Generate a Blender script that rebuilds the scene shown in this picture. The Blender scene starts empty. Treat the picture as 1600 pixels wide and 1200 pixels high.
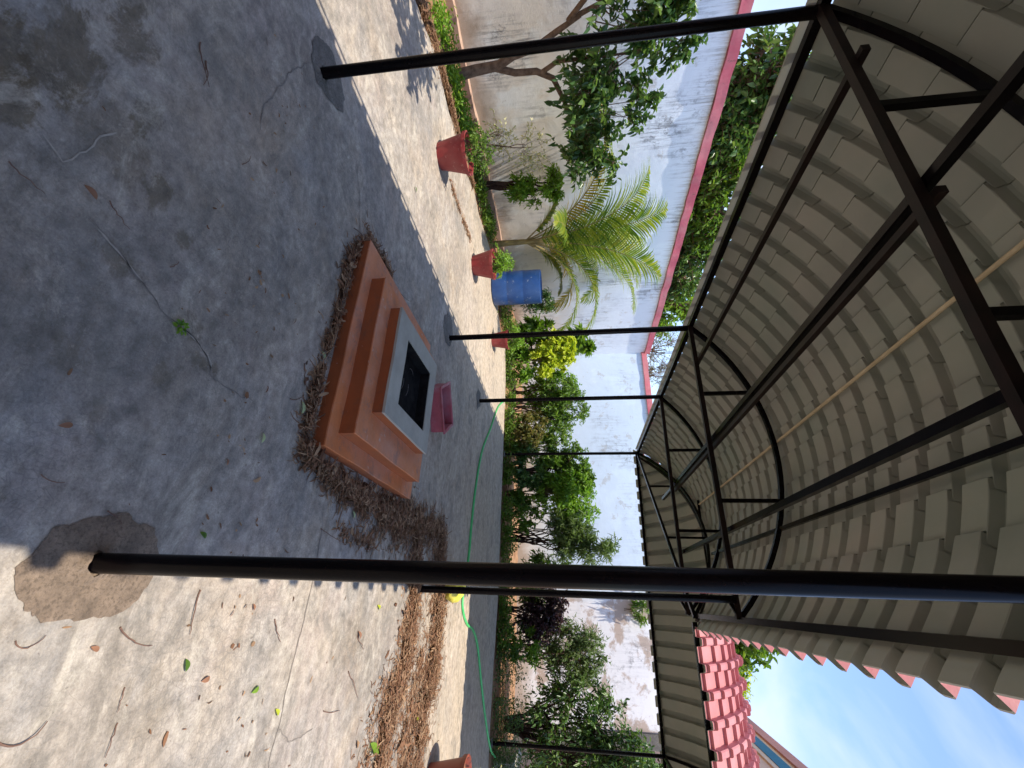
import bpy, bmesh, math, random
import numpy as np
from mathutils import Vector, Matrix, noise as mnoise
R = math.radians
scene = bpy.context.scene
C = scene.collection

# ------------------------------------------------------------------ camera (the photo is a sideways phone picture)
cam_d = bpy.data.cameras.new("camera")
cam = bpy.data.objects.new("camera", cam_d); C.objects.link(cam); scene.camera = cam
fw = Vector((-0.43720257, 0.89004052, -0.12915799)); rt = Vector((0.89877155, 0.43759375, -0.0268591)); up = Vector((-0.03261304, 0.12782639, 0.99126021))
X_, Y_, Z_ = up, -rt, -fw
cam.matrix_world = Matrix(((X_.x, Y_.x, Z_.x, 0), (X_.y, Y_.y, Z_.y, 0), (X_.z, Y_.z, Z_.z, 1.5), (0, 0, 0, 1)))
cam_d.sensor_fit = 'HORIZONTAL'; cam_d.sensor_width = 36; cam_d.lens = 15.688
cam_d.clip_start = 0.05; cam_d.clip_end = 2000

# ------------------------------------------------------------------ world, sun, exposure
SUN_DIR = Vector((0.31, -0.95, 2.87)).normalized()          # towards the sun
elev = math.asin(SUN_DIR.z); azim = math.atan2(SUN_DIR.x, SUN_DIR.y)
world = bpy.data.worlds.new("World"); scene.world = world; world.use_nodes = True
wn, wl = world.node_tree.nodes, world.node_tree.links
for n in list(wn): wn.remove(n)
wout = wn.new('ShaderNodeOutputWorld'); bg = wn.new('ShaderNodeBackground'); bg.inputs['Strength'].default_value = 0.124
sky = wn.new('ShaderNodeTexSky'); sky.sky_type = 'NISHITA'; sky.sun_disc = False; sky.sun_elevation = elev; sky.sun_rotation = azim
sky.air_density = 1.25; sky.dust_density = 0.3; sky.ozone_density = 3.5
tc = wn.new('ShaderNodeTexCoord'); mp = wn.new('ShaderNodeMapping'); mp.inputs['Scale'].default_value = (1.6, 0.8, 2.6); mp.inputs['Rotation'].default_value = (0.2, 0.3, 0.9)
cn = wn.new('ShaderNodeTexNoise'); cn.inputs['Scale'].default_value = 1.9; cn.inputs['Detail'].default_value = 9; cn.inputs['Roughness'].default_value = 0.52; cn.inputs['Distortion'].default_value = 0.35
cr = wn.new('ShaderNodeValToRGB'); cr.color_ramp.elements[0].position = 0.46; cr.color_ramp.elements[1].position = 0.74
cr.color_ramp.elements[0].color = (0.02, 0.02, 0.02, 1); cr.color_ramp.elements[1].color = (0.8, 0.8, 0.8, 1)
cm = wn.new('ShaderNodeMixRGB'); cm.inputs['Color2'].default_value = (3.3, 3.55, 3.9, 1)
wl.new(tc.outputs['Generated'], mp.inputs['Vector']); wl.new(mp.outputs['Vector'], cn.inputs['Vector']); wl.new(cn.outputs['Fac'], cr.inputs['Fac'])
wl.new(cr.outputs['Color'], cm.inputs['Fac']); sm = wn.new('ShaderNodeMixRGB'); sm.blend_type = 'MULTIPLY'; sm.inputs['Fac'].default_value = 1; sm.inputs['Color2'].default_value = (0.93, 0.905, 0.97, 1); wl.new(sky.outputs['Color'], sm.inputs['Color1']); wl.new(sm.outputs['Color'], cm.inputs['Color1']); wl.new(cm.outputs['Color'], bg.inputs['Color']); wl.new(bg.outputs['Background'], wout.inputs['Surface'])
sun_d = bpy.data.lights.new("sun", 'SUN'); sun_d.energy = 2.5; sun_d.angle = R(0.53); sun_d.color = (1.0, 0.915, 0.79)
sun = bpy.data.objects.new("sun", sun_d); C.objects.link(sun); sun.rotation_euler = SUN_DIR.to_track_quat('Z', 'Y').to_euler(); sun.location = (0, 0, 20)
scene.view_settings.view_transform = 'Standard'; scene.view_settings.look = 'None'; scene.view_settings.gamma = 1; scene.view_settings.exposure = 1.38
scene.cycles.max_bounces = 8; scene.cycles.diffuse_bounces = 5; scene.cycles.transparent_max_bounces = 8

rng = np.random.default_rng(7); random.seed(7)

# ------------------------------------------------------------------ material helpers
def newmat(name):
    m = bpy.data.materials.new(name); m.use_nodes = True
    nt = m.node_tree; b = nt.nodes['Principled BSDF']; o = nt.nodes['Material Output']
    return m, nt, b, o
def N(nt, t, **kw):
    n = nt.nodes.new(t)
    for k, v in kw.items():
        if k in n.inputs: n.inputs[k].default_value = v
        else: setattr(n, k, v)
    return n
def noise_n(nt, vec, scale, detail=4, rough=0.55, dist=0.0):
    n = N(nt, 'ShaderNodeTexNoise'); n.inputs['Scale'].default_value = scale; n.inputs['Detail'].default_value = detail
    n.inputs['Roughness'].default_value = rough; n.inputs['Distortion'].default_value = dist
    if vec is not None: nt.links.new(vec, n.inputs['Vector'])
    return n.outputs['Fac']
def ramp(nt, fac, stops):
    r = N(nt, 'ShaderNodeValToRGB'); e = r.color_ramp.elements
    e[0].position = stops[0][0]; e[0].color = (*stops[0][1], 1) if len(stops[0][1]) == 3 else stops[0][1]
    e[1].position = stops[1][0]; e[1].color = (*stops[1][1], 1) if len(stops[1][1]) == 3 else stops[1][1]
    for s in stops[2:]:
        x = e.new(s[0]); x.color = (*s[1], 1)
    nt.links.new(fac, r.inputs['Fac']); return r.outputs['Color']
def g(v): return (v, v, v)
def mix(nt, fac, a, b, mode='MIX'):
    m = N(nt, 'ShaderNodeMixRGB'); m.blend_type = mode
    for s, v in ((m.inputs['Fac'], fac), (m.inputs['Color1'], a), (m.inputs['Color2'], b)):
        if isinstance(v, (int, float)): s.default_value = v
        elif isinstance(v, tuple): s.default_value = (*v, 1) if len(v) == 3 else v
        else: nt.links.new(v, s)
    return m.outputs['Color']
def mth(nt, op, a, b=0.0, c=None):
    m = N(nt, 'ShaderNodeMath'); m.operation = op
    for i, v in enumerate((a, b) if c is None else (a, b, c)):
        if isinstance(v, (int, float)): m.inputs[i].default_value = v
        else: nt.links.new(v, m.inputs[i])
    return m.outputs[0]
def objvec(nt, scale=(1, 1, 1), rot=(0, 0, 0), loc=(0, 0, 0)):
    t = N(nt, 'ShaderNodeNewGeometry'); m = N(nt, 'ShaderNodeMapping')     # world position: every surface here stands still
    m.inputs['Scale'].default_value = scale; m.inputs['Rotation'].default_value = rot; m.inputs['Location'].default_value = loc
    nt.links.new(t.outputs['Position'], m.inputs['Vector']); return m.outputs['Vector']
def bump(nt, b, h, strength=0.3, dist=0.01):
    n = N(nt, 'ShaderNodeBump'); n.inputs['Strength'].default_value = strength; n.inputs['Distance'].default_value = dist
    nt.links.new(h, n.inputs['Height']); nt.links.new(n.outputs['Normal'], b.inputs['Normal'])
def mat_simple(name, c1, c2, scale=8, rough=0.6, bs=0.2, bd=0.003, spec=None, fine=60, metallic=0):
    m, nt, b, o = newmat(name); v = objvec(nt)
    f = noise_n(nt, v, scale, 6, 0.6)
    nt.links.new(ramp(nt, f, [(0.3, c1), (0.7, c2)]), b.inputs['Base Color'])
    b.inputs['Roughness'].default_value = rough; b.inputs['Metallic'].default_value = metallic
    if spec is not None: b.inputs['Specular IOR Level'].default_value = spec
    bump(nt, b, noise_n(nt, v, fine, 4), bs, bd); return m
def mat_leaf(name, cols, trans=0.3, rough=0.45):
    m, nt, b, o = newmat(name)
    gm = N(nt, 'ShaderNodeNewGeometry')
    n = len(cols); col = ramp(nt, gm.outputs['Random Per Island'], [(i / (n - 1) if n > 1 else 0, c) for i, c in enumerate(cols)])
    nt.links.new(col, b.inputs['Base Color']); b.inputs['Roughness'].default_value = rough; b.inputs['Specular IOR Level'].default_value = 0.35
    t = N(nt, 'ShaderNodeBsdfTranslucent'); nt.links.new(mix(nt, 1.0, col, (1.5, 1.6, 0.8), 'MULTIPLY'), t.inputs['Color'])
    s = N(nt, 'ShaderNodeMixShader'); s.inputs['Fac'].default_value = trans
    nt.links.new(b.outputs['BSDF'], s.inputs[1]); nt.links.new(t.outputs['BSDF'], s.inputs[2]); nt.links.new(s.outputs[0], o.inputs['Surface'])
    return m

def mat_concrete():
    m, nt, b, o = newmat('weathered concrete')
    v = objvec(nt); vs = objvec(nt, (0.55, 2.2, 1), (0, 0, R(-25)))
    big = noise_n(nt, v, 0.55, 5, 0.6, 0.4); med = noise_n(nt, vs, 1.6, 7, 0.65, 0.8); fine = noise_n(nt, v, 14, 8, 0.7); grain = noise_n(nt, v, 120, 3, 0.6)
    col = ramp(nt, big, [(0.3, (0.326, 0.292, 0.255)), (0.7, (0.400, 0.359, 0.311))])
    col = mix(nt, ramp(nt, med, [(0.42, g(0)), (0.72, g(0.75))]), col, (0.244, 0.240, 0.244))
    # pale lime bloom in spots
    spot = noise_n(nt, v, 5.5, 8, 0.72, 0.3)
    col = mix(nt, ramp(nt, spot, [(0.56, g(0)), (0.70, g(0.55))]), col, (0.444, 0.414, 0.370))
    cool = noise_n(nt, objvec(nt, loc=(11, 3, 0)), 0.9, 8, 0.68, 0.8); mauve = noise_n(nt, objvec(nt, loc=(2, 13, 0)), 1.3, 7, 0.66, 0.5)
    col = mix(nt, ramp(nt, cool, [(0.46, g(0)), (0.64, g(0.6))]), col, (0.25, 0.255, 0.265))
    col = mix(nt, ramp(nt, mauve, [(0.50, g(0)), (0.66, g(0.5))]), col, (0.30, 0.25, 0.235))
    worn = noise_n(nt, objvec(nt, (0.6, 1.6, 1), (0, 0, R(-30)), (4, 4, 0)), 1.1, 10, 0.74, 0.9)
    col = mix(nt, ramp(nt, worn, [(0.53, g(0)), (0.60, g(0.55))]), col, (0.17, 0.155, 0.135))
    bigc = noise_n(nt, objvec(nt, loc=(21, 3, 0)), 0.75, 6, 0.62, 1.0)
    col = mix(nt, 0.8, col, ramp(nt, bigc, [(0.34, g(0.68)), (0.66, g(1.30))]), 'MULTIPLY')
    # ochre dust
    och = noise_n(nt, objvec(nt, loc=(3.3, 1.7, 0)), 1.1, 6, 0.6, 0.5)
    col = mix(nt, ramp(nt, och, [(0.52, g(0)), (0.75, g(0.55))]), col, (0.370, 0.274, 0.178))
    # craze network, only where another noise says so
    vd = N(nt, 'ShaderNodeVectorMath'); vd.operation = 'ADD'
    nn = N(nt, 'ShaderNodeTexNoise'); nn.inputs['Scale'].default_value = 9; nt.links.new(v, nn.inputs['Vector'])
    sc = N(nt, 'ShaderNodeVectorMath'); sc.operation = 'SCALE'; sc.inputs['Scale'].default_value = 0.06; nt.links.new(nn.outputs['Color'], sc.inputs[0])
    nt.links.new(v, vd.inputs[0]); nt.links.new(sc.outputs[0], vd.inputs[1])
    vo = N(nt, 'ShaderNodeTexVoronoi'); vo.feature = 'DISTANCE_TO_EDGE'; vo.inputs['Scale'].default_value = 34; nt.links.new(vd.outputs[0], vo.inputs['Vector'])
    craze = ramp(nt, vo.outputs['Distance'], [(0.0, g(1)), (0.10, g(0))])
    cmask = ramp(nt, noise_n(nt, objvec(nt, loc=(7, 2, 0)), 1.3, 6, 0.65), [(0.46, g(0)), (0.60, g(0.42))])
    col = mix(nt, mix(nt, 1.0, craze, cmask, 'MULTIPLY'), col, (0.148, 0.141, 0.141))
    # damp stains near the camera side (centres read off the photo, edges broken by noise)
    pos = N(nt, 'ShaderNodeSeparateXYZ'); nt.links.new(v, pos.inputs[0])
    wob = mth(nt, 'ADD', mth(nt, 'MULTIPLY', mth(nt, 'SUBTRACT', noise_n(nt, v, 4.0, 10, 0.72, 0.6), 0.5), 4.2), mth(nt, 'MULTIPLY', mth(nt, 'SUBTRACT', noise_n(nt, vs, 6.0, 6, 0.7), 0.5), 2.4))
    for (cx, cy, rx, ry, k) in ((-1.45, 0.60, 0.16, 0.12, 0.62), (-1.75, 0.68, 0.14, 0.10, 0.55), (-1.18, 0.56, 0.08, 0.10, 0.6), (-1.33, 1.0, 0.07, 0.06, 0.5), (-1.24, 1.15, 0.05, 0.04, 0.45),
                               (-1.9, 0.62, 0.2, 0.1, .4), (-1.35, 0.8, 0.14, 0.16, 0.35), (-0.95, 1.3, 0.05, 0.07, .4), (-0.62, 1.0, 0.08, 0.06, 0.3), (-0.5, 1.15, .07, .05, .28), (-0.2, 1.0, .05, .05, .35), (-0.36, 3.1, .05, .3, .3), (-1.0, .98, .05, .1, .5), (-.84, 1.45, .04, .08, .45), (-2.2, .6, .2, .08, .5), (-1.3, .5, .1, .06, .6), (-1.55, .85, .1, .06, .5), (-.7, 1.3, .06, .05, .35), (.35, 1.7, .12, .1, .22), (.3, 3.2, .2, .2, .2)):
        dx = mth(nt, 'DIVIDE', mth(nt, 'SUBTRACT', pos.outputs['X'], cx), rx); dy = mth(nt, 'DIVIDE', mth(nt, 'SUBTRACT', pos.outputs['Y'], cy), ry)
        d = mth(nt, 'SQRT', mth(nt, 'ADD', mth(nt, 'MULTIPLY', dx, dx), mth(nt, 'MULTIPLY', dy, dy)))
        d = mth(nt, 'ADD', d, wob)
        col = mix(nt, ramp(nt, d, [(0.55, g(min(.85, k * 1.25))), (1.35, g(0))]), col, (0.115, 0.092, 0.058))
    # crusty mottling and pits
    crust = noise_n(nt, v, 26, 10, 0.82, 0.25)
    cm2 = ramp(nt, noise_n(nt, objvec(nt, loc=(6, 1, 0)), 1.7, 6, 0.7), [(0.35, g(0.25)), (0.62, g(1))])
    col = mix(nt, mix(nt, 1.0, ramp(nt, crust, [(0.50, g(0)), (0.62, g(0.62))]), cm2, 'MULTIPLY'), col, (0.19, 0.165, 0.14))
    col = mix(nt, mix(nt, 1.0, ramp(nt, crust, [(0.36, g(0.55)), (0.45, g(0))]), cm2, 'MULTIPLY'), col, (0.47, 0.42, 0.36))
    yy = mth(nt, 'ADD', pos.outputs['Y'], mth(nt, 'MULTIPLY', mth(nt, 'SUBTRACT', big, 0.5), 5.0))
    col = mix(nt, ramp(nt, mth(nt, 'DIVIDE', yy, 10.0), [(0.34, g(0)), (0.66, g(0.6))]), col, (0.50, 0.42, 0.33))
    blo = noise_n(nt, objvec(nt, (0.8, 1.3, 1), (0, 0, R(-35)), (8, 2, 0)), 3.2, 11, 0.76, 0.7)
    col = mix(nt, ramp(nt, blo, [(0.52, g(0)), (0.60, g(0.6))]), col, (0.20, 0.19, 0.175))
    col = mix(nt, ramp(nt, blo, [(0.37, g(0.6)), (0.46, g(0))]), col, (0.46, 0.43, 0.38))
    col = mix(nt, 1.0, col, (1.09, 1.04, 0.955), 'MULTIPLY')
    # specks and grain
    col = mix(nt, ramp(nt, noise_n(nt, v, 38, 5, 0.75), [(0.63, g(0)), (0.70, g(0.6))]), col, (0.118, 0.096, 0.081))
    col = mix(nt, 0.8, col, ramp(nt, fine, [(0.3, g(0.52)), (0.7, g(1.35))]), 'MULTIPLY')
    col = mix(nt, 0.35, col, ramp(nt, grain, [(0.3, g(0.6)), (0.7, g(1.3))]), 'MULTIPLY')
    nt.links.new(col, b.inputs['Base Color'])
    nt.links.new(ramp(nt, med, [(0.3, g(0.62)), (0.7, g(0.9))]), b.inputs['Roughness']); b.inputs['Specular IOR Level'].default_value = 0.3
    h = mth(nt, 'ADD', mth(nt, 'MULTIPLY', fine, 0.7), mth(nt, 'ADD', mth(nt, 'ADD', mth(nt, 'MULTIPLY', grain, 0.25), mth(nt, 'MULTIPLY', crust, 0.8)), mth(nt, 'MULTIPLY', craze, -0.10)))
    bump(nt, b, h, 0.7, 0.007); return m

def mat_patch(name, base):
    m, nt, b, o = newmat(name); v = objvec(nt)
    f = noise_n(nt, v, 9, 8, 0.75); gr = noise_n(nt, v, 90, 4, 0.7)
    col = ramp(nt, f, [(0.32, tuple(c * 0.5 for c in base)), (0.66, tuple(c * 1.25 for c in base))])
    col = mix(nt, ramp(nt, gr, [(0.50, g(0)), (0.62, g(0.75))]), col, tuple(c * 0.45 for c in base))
    nt.links.new(col, b.inputs['Base Color']); b.inputs['Roughness'].default_value = 0.95
    bump(nt, b, mth(nt, 'ADD', f, mth(nt, 'MULTIPLY', gr, 0.6)), 0.9, 0.012); return m

def mat_wall(name, upper, lower, streak=0.75, low_h=1.3, sun_split=False):
    m, nt, b, o = newmat(name); v = objvec(nt)
    pos = N(nt, 'ShaderNodeSeparateXYZ'); nt.links.new(v, pos.inputs[0])
    wob = mth(nt, 'MULTIPLY', mth(nt, 'SUBTRACT', noise_n(nt, v, 1.3, 8, 0.65), 0.5), 1.6)
    z = mth(nt, 'ADD', pos.outputs['Z'], wob)
    col = ramp(nt, mth(nt, 'DIVIDE', z, 4.0), [(low_h / 4, lower), (low_h / 4 + 0.22, upper)])
    pat = noise_n(nt, objvec(nt, (1, 1, 0.8), loc=(2, 5, 1)), 1.0, 7, 0.6, 0.3)
    col = mix(nt, ramp(nt, pat, [(0.54, g(0)), (0.60, g(0.5))]), col, tuple(min(1, c * 1.12) for c in upper))
    if sun_split:      # sunlight on the right stretch painted in as whiter, with bare ochre patches
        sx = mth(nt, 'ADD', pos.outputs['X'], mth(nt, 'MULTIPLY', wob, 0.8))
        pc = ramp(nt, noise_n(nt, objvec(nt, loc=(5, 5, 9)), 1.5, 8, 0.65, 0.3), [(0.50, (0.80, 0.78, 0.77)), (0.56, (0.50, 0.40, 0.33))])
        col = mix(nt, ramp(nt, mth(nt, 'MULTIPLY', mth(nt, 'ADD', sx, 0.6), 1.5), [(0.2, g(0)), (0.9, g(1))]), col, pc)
    # flaked patches with a sharp edge
    fl = noise_n(nt, objvec(nt, loc=(9, 4, 3)), 2.2, 9, 0.7, 0.2)
    col = mix(nt, ramp(nt, fl, [(0.60, g(0)), (0.63, g(0.55))]), col, tuple(c * 0.72 for c in lower))
    # black mould running down in streaks from the coping and in the middle
    st = noise_n(nt, objvec(nt, (13, 13, 0.9)), 1.5, 9, 0.75, 0.2); sm = noise_n(nt, objvec(nt, loc=(1, 8, 2)), 0.8, 5, 0.6)
    blot = noise_n(nt, v, 7, 8, 0.8)
    sf = mix(nt, 1.0, ramp(nt, st, [(0.48, g(0)), (0.66, g(streak))]), ramp(nt, sm, [(0.46, g(0)), (0.64, g(1))]), 'MULTIPLY')
    col = mix(nt, sf, col, (0.16, 0.16, 0.165))
    col = mix(nt, mix(nt, 1.0, ramp(nt, blot, [(0.51, g(0)), (0.62, g(0.8))]), ramp(nt, sm, [(0.50, g(0)), (0.66, g(1))]), 'MULTIPLY'), col, (0.14, 0.14, 0.15))
    top = ramp(nt, mth(nt, 'ADD', pos.outputs['Z'], mth(nt, 'MULTIPLY', mth(nt, 'SUBTRACT', st, 0.5), 1.4)), [(0.0, g(0)), (1.0, g(0))])
    tz = mth(nt, 'ADD', mth(nt, 'SUBTRACT', pos.outputs['Z'], 3.55), mth(nt, 'MULTIPLY', mth(nt, 'SUBTRACT', noise_n(nt, objvec(nt, (26, 26, 1.2)), 1.0, 6, 0.75), 0.5), 1.1))
    col = mix(nt, ramp(nt, tz, [(0.2, g(0)), (0.55, g(0.75))]), col, (0.30, 0.24, 0.16))
    # dirt line at the foot
    col = mix(nt, ramp(nt, z, [(0.05, g(0.7)), (0.38, g(0))]), col, (0.34, 0.25, 0.17))
    nt.links.new(col, b.inputs['Base Color']); b.inputs['Roughness'].default_value = 0.95; b.inputs['Specular IOR Level'].default_value = 0.15
    h = mth(nt, 'ADD', noise_n(nt, v, 3.5, 8, 0.6), mth(nt, 'MULTIPLY', noise_n(nt, v, 45, 4, 0.6), 0.25))
    bump(nt, b, h, 0.5, 0.02); return m

def mat_paint(name, base, dust, rough=0.7, worn=None, scale=7, grime=None):
    m, nt, b, o = newmat(name); v = objvec(nt)
    f = noise_n(nt, v, scale, 8, 0.7); f2 = noise_n(nt, v, scale * 0.35, 5, 0.6)
    col = ramp(nt, f, [(0.3, tuple(c * 0.8 for c in base)), (0.7, tuple(min(1, c * 1.12) for c in base))])
    col = mix(nt, ramp(nt, f2, [(0.42, g(0)), (0.68, g(0.55))]), col, dust)
    if worn: col = mix(nt, ramp(nt, noise_n(nt, objvec(nt, loc=(4, 4, 4)), scale * 2, 8, 0.75), [(0.60, g(0)), (0.68, g(0.8))]), col, worn)
    if grime:
        gn = noise_n(nt, objvec(nt, loc=(7, 7, 7)), scale * .9, 9, 0.72, 0.4); col = mix(nt, ramp(nt, gn, [(0.53, g(0)), (0.66, g(0.62))]), col, grime)
        col = mix(nt, ramp(nt, noise_n(nt, objvec(nt, loc=(2, 9, 7)), scale * 6, 5, 0.7), [(0.68, g(0)), (0.73, g(0.7))]), col, (0.62, 0.55, 0.5))
    nt.links.new(col, b.inputs['Base Color']); b.inputs['Roughness'].default_value = rough
    bump(nt, b, noise_n(nt, v, 50, 5, 0.6), 0.3, 0.004); return m

M = {}
M['concrete'] = mat_concrete()
M['patch_grey'] = mat_patch('rough grey cement', (0.17, 0.155, 0.135))
M['patch_tan'] = mat_patch('rough tan cement', (0.225, 0.165, 0.115))
M['crack'] = mat_simple('crack filling', (0.13, 0.11, 0.09), (0.26, 0.23, 0.20), 30, 0.95)
M['ridge'] = mat_simple('cement smear', (0.28, 0.25, 0.21), (0.42, 0.38, 0.32), 30, 0.95)
M['soil'] = mat_simple('garden soil', (0.20, 0.105, 0.055), (0.38, 0.23, 0.135), 5, 1.0, 0.9, 0.02, 0.1, 30)
M['wall_left'] = mat_wall('whitewashed wall', (0.84, 0.88, 0.92), (0.82, 0.76, 0.68), 0.95, 1.2)
M['wall_far'] = mat_wall('pale whitewashed wall', (0.60, 0.70, 0.80), (0.62, 0.62, 0.60), 0.5, 0.4, sun_split=True)  # bluish upper tone carries the shade lying on the left stretch
M['coping'] = mat_paint('pink coping paint', (0.60, 0.13, 0.17), (0.68, 0.36, 0.34), 0.85, (0.16, 0.09, 0.08), 4)
M['ledge'] = mat_paint('ledge', (0.42, 0.27, 0.20), (0.5, 0.38, 0.28), 0.95)
M['orange'] = mat_paint('orange floor paint', (0.62, 0.20, 0.065), (0.56, 0.32, 0.24), 0.7, (0.58, 0.46, 0.40), 6, (0.22, 0.14, 0.12))
M['orange_shaded'] = mat_paint('shaded orange riser paint', (0.34, 0.085, 0.02), (0.25, 0.075, 0.026), 0.75, None, 6, (0.16, 0.07, 0.04))  # the altar's orange darkened, so the risers' shade sits in the colour
M['kund_top'] = mat_paint('pale cement rim', (0.42, 0.40, 0.335), (0.30, 0.27, 0.225), 0.9, None, 5)
M['soot'] = mat_simple('soot', (0.006, 0.006, 0.006), (0.022, 0.020, 0.019), 12, 1.0, 0.5, 0.01, 0.05)
M['steel'] = mat_simple('black enamel', (0.002, 0.0017, 0.0025), (0.005, 0.0035, 0.004), 9, 0.24, 0.05, 0.001, 0.11)
M['rust'] = mat_simple('dark red oxide steel', (0.004, 0.003, 0.003), (0.018, 0.009, 0.008), 9, 0.45, 0.2, 0.001, 0.2)
M['bare'] = mat_simple('pale bare batten', (0.50, 0.40, 0.24), (0.66, 0.55, 0.36), 9, 0.6)
M['tile_under'] = mat_simple('tile sheet underside', (0.28, 0.315, 0.26), (0.385, 0.37, 0.315), 1.3, 0.55, 0.15, 0.001, 0.3, 200)
M['tile_top'] = mat_paint('pink tile sheet', (0.46, 0.15, 0.145), (0.52, 0.25, 0.23), 0.6, None, 3)
M['pot'] = mat_paint('red plastic pot', (0.25, 0.020, 0.024), (0.33, 0.10, 0.085), 0.6, (0.42, 0.24, 0.2), 9)
M['pot_dark'] = mat_paint('brown red pot', (0.26, 0.055, 0.03), (0.30, 0.09, 0.06), 0.5, None, 9)
M['drum'] = mat_paint('blue plastic drum', (0.012, 0.065, 0.24), (0.06, 0.13, 0.29), 0.42, (0.35, 0.42, 0.5), 6)
M['pink'] = mat_paint('faded pink plastic', (0.40, 0.08, 0.10), (0.42, 0.27, 0.28), 0.5, None, 12)
M['yellow'] = mat_paint('yellow plastic', (0.72, 0.60, 0.03), (0.75, 0.66, 0.15), 0.35, None, 12)
M['hose'] = mat_simple('green hose', (0.05, 0.42, 0.11), (0.09, 0.52, 0.16), 12, 0.4)
M['black'] = mat_simple('black plastic', (0.01, 0.01, 0.01), (0.03, 0.03, 0.03), 12, 0.5)
M['bark'] = mat_simple('grey brown bark', (0.10, 0.065, 0.045), (0.24, 0.165, 0.12), 14, 0.95, 0.8, 0.01, 0.1, 40)
M['bark_dark'] = mat_simple('dark bark', (0.03, 0.016, 0.014), (0.08, 0.05, 0.04), 14, 0.95, 0.8, 0.008, 0.1, 40)
M['dry'] = mat_leaf('dry litter', [(0.11, 0.05, 0.026), (0.25, 0.125, 0.062), (0.15, 0.07, 0.036), (0.40, 0.25, 0.14), (0.06, 0.032, 0.02)], 0.1, 0.8)
M['litter_bed'] = mat_simple('broken down litter', (0.04, 0.022, 0.014), (0.13, 0.07, 0.04), 30, 1.0, 1.0, 0.015, 0.05, 70)
M['twig'] = mat_simple('dry twig', (0.10, 0.055, 0.04), (0.22, 0.13, 0.09), 30, 0.9)
M['dead'] = mat_leaf('brown leaf', [(0.20, 0.10, 0.06), (0.34, 0.17, 0.10)], 0.2, 0.7)
M['paleleaf'] = mat_leaf('pale green fallen leaf', [(0.36, 0.44, 0.20), (0.45, 0.50, 0.28)], 0.2, 0.6)
M['g_dark'] = mat_leaf('dark glossy leaf', [(0.028, 0.07, 0.02), (0.08, 0.16, 0.04), (0.045, 0.10, 0.035), (0.17, 0.26, 0.07), (0.04, 0.095, 0.03)], 0.3, 0.3)
M['g_mid'] = mat_leaf('mid green leaf', [(0.05, 0.11, 0.02), (0.12, 0.21, 0.03), (0.08, 0.16, 0.025), (0.20, 0.29, 0.04)], 0.4)
M['g_bright'] = mat_leaf('bright green leaf', [(0.14, 0.28, 0.03), (0.22, 0.36, 0.04), (0.09, 0.20, 0.03)], 0.4)
M['g_yellow'] = mat_leaf('yellow green leaf', [(0.40, 0.46, 0.03), (0.52, 0.55, 0.05), (0.24, 0.36, 0.04)], 0.35)
M['g_cream'] = mat_leaf('cream variegated leaf', [(0.55, 0.54, 0.30), (0.66, 0.62, 0.42), (0.30, 0.36, 0.14)], 0.3)
M['g_brown'] = mat_leaf('bronze leaf', [(0.16, 0.13, 0.035), (0.10, 0.13, 0.03), (0.24, 0.17, 0.05)], 0.3)
M['g_purple'] = mat_leaf('dark purple leaf', [(0.045, 0.02, 0.03), (0.075, 0.035, 0.045), (0.03, 0.03, 0.025)], 0.2)
M['g_olive'] = mat_leaf('grey green narrow leaf', [(0.10, 0.16, 0.06), (0.16, 0.22, 0.09), (0.07, 0.12, 0.04)], 0.35)
M['palm'] = mat_leaf('palm leaflet', [(0.05, 0.11, 0.016), (0.15, 0.22, 0.025), (0.28, 0.30, 0.035)], 0.35, 0.4)
M['palm_y'] = mat_leaf('yellowing palm leaflet', [(0.42, 0.30, 0.02), (0.26, 0.25, 0.02), (0.50, 0.30, 0.03)], 0.3, 0.45)
M['rachis'] = mat_simple('palm stalk', (0.20, 0.15, 0.06), (0.34, 0.27, 0.10), 8, 0.6)
M['house'] = mat_paint('peach house wall', (0.72, 0.50, 0.39), (0.70, 0.54, 0.44), 0.9, None, 1)
M['house_pink'] = mat_paint('pink parapet cap', (0.55, 0.26, 0.22), (0.58, 0.34, 0.29), 0.9, None, 1)
M['house_blue'] = mat_paint('blue band', (0.02, 0.17, 0.28), (0.05, 0.20, 0.30), 0.8, None, 1)
M['house_cream'] = mat_paint('cream moulding', (0.68, 0.52, 0.40), (0.66, 0.52, 0.42), 0.9, None, 1)
M['glass'] = mat_simple('window glass', (0.02, 0.03, 0.035), (0.03, 0.04, 0.05), 3, 0.1, 0.0)

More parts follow.
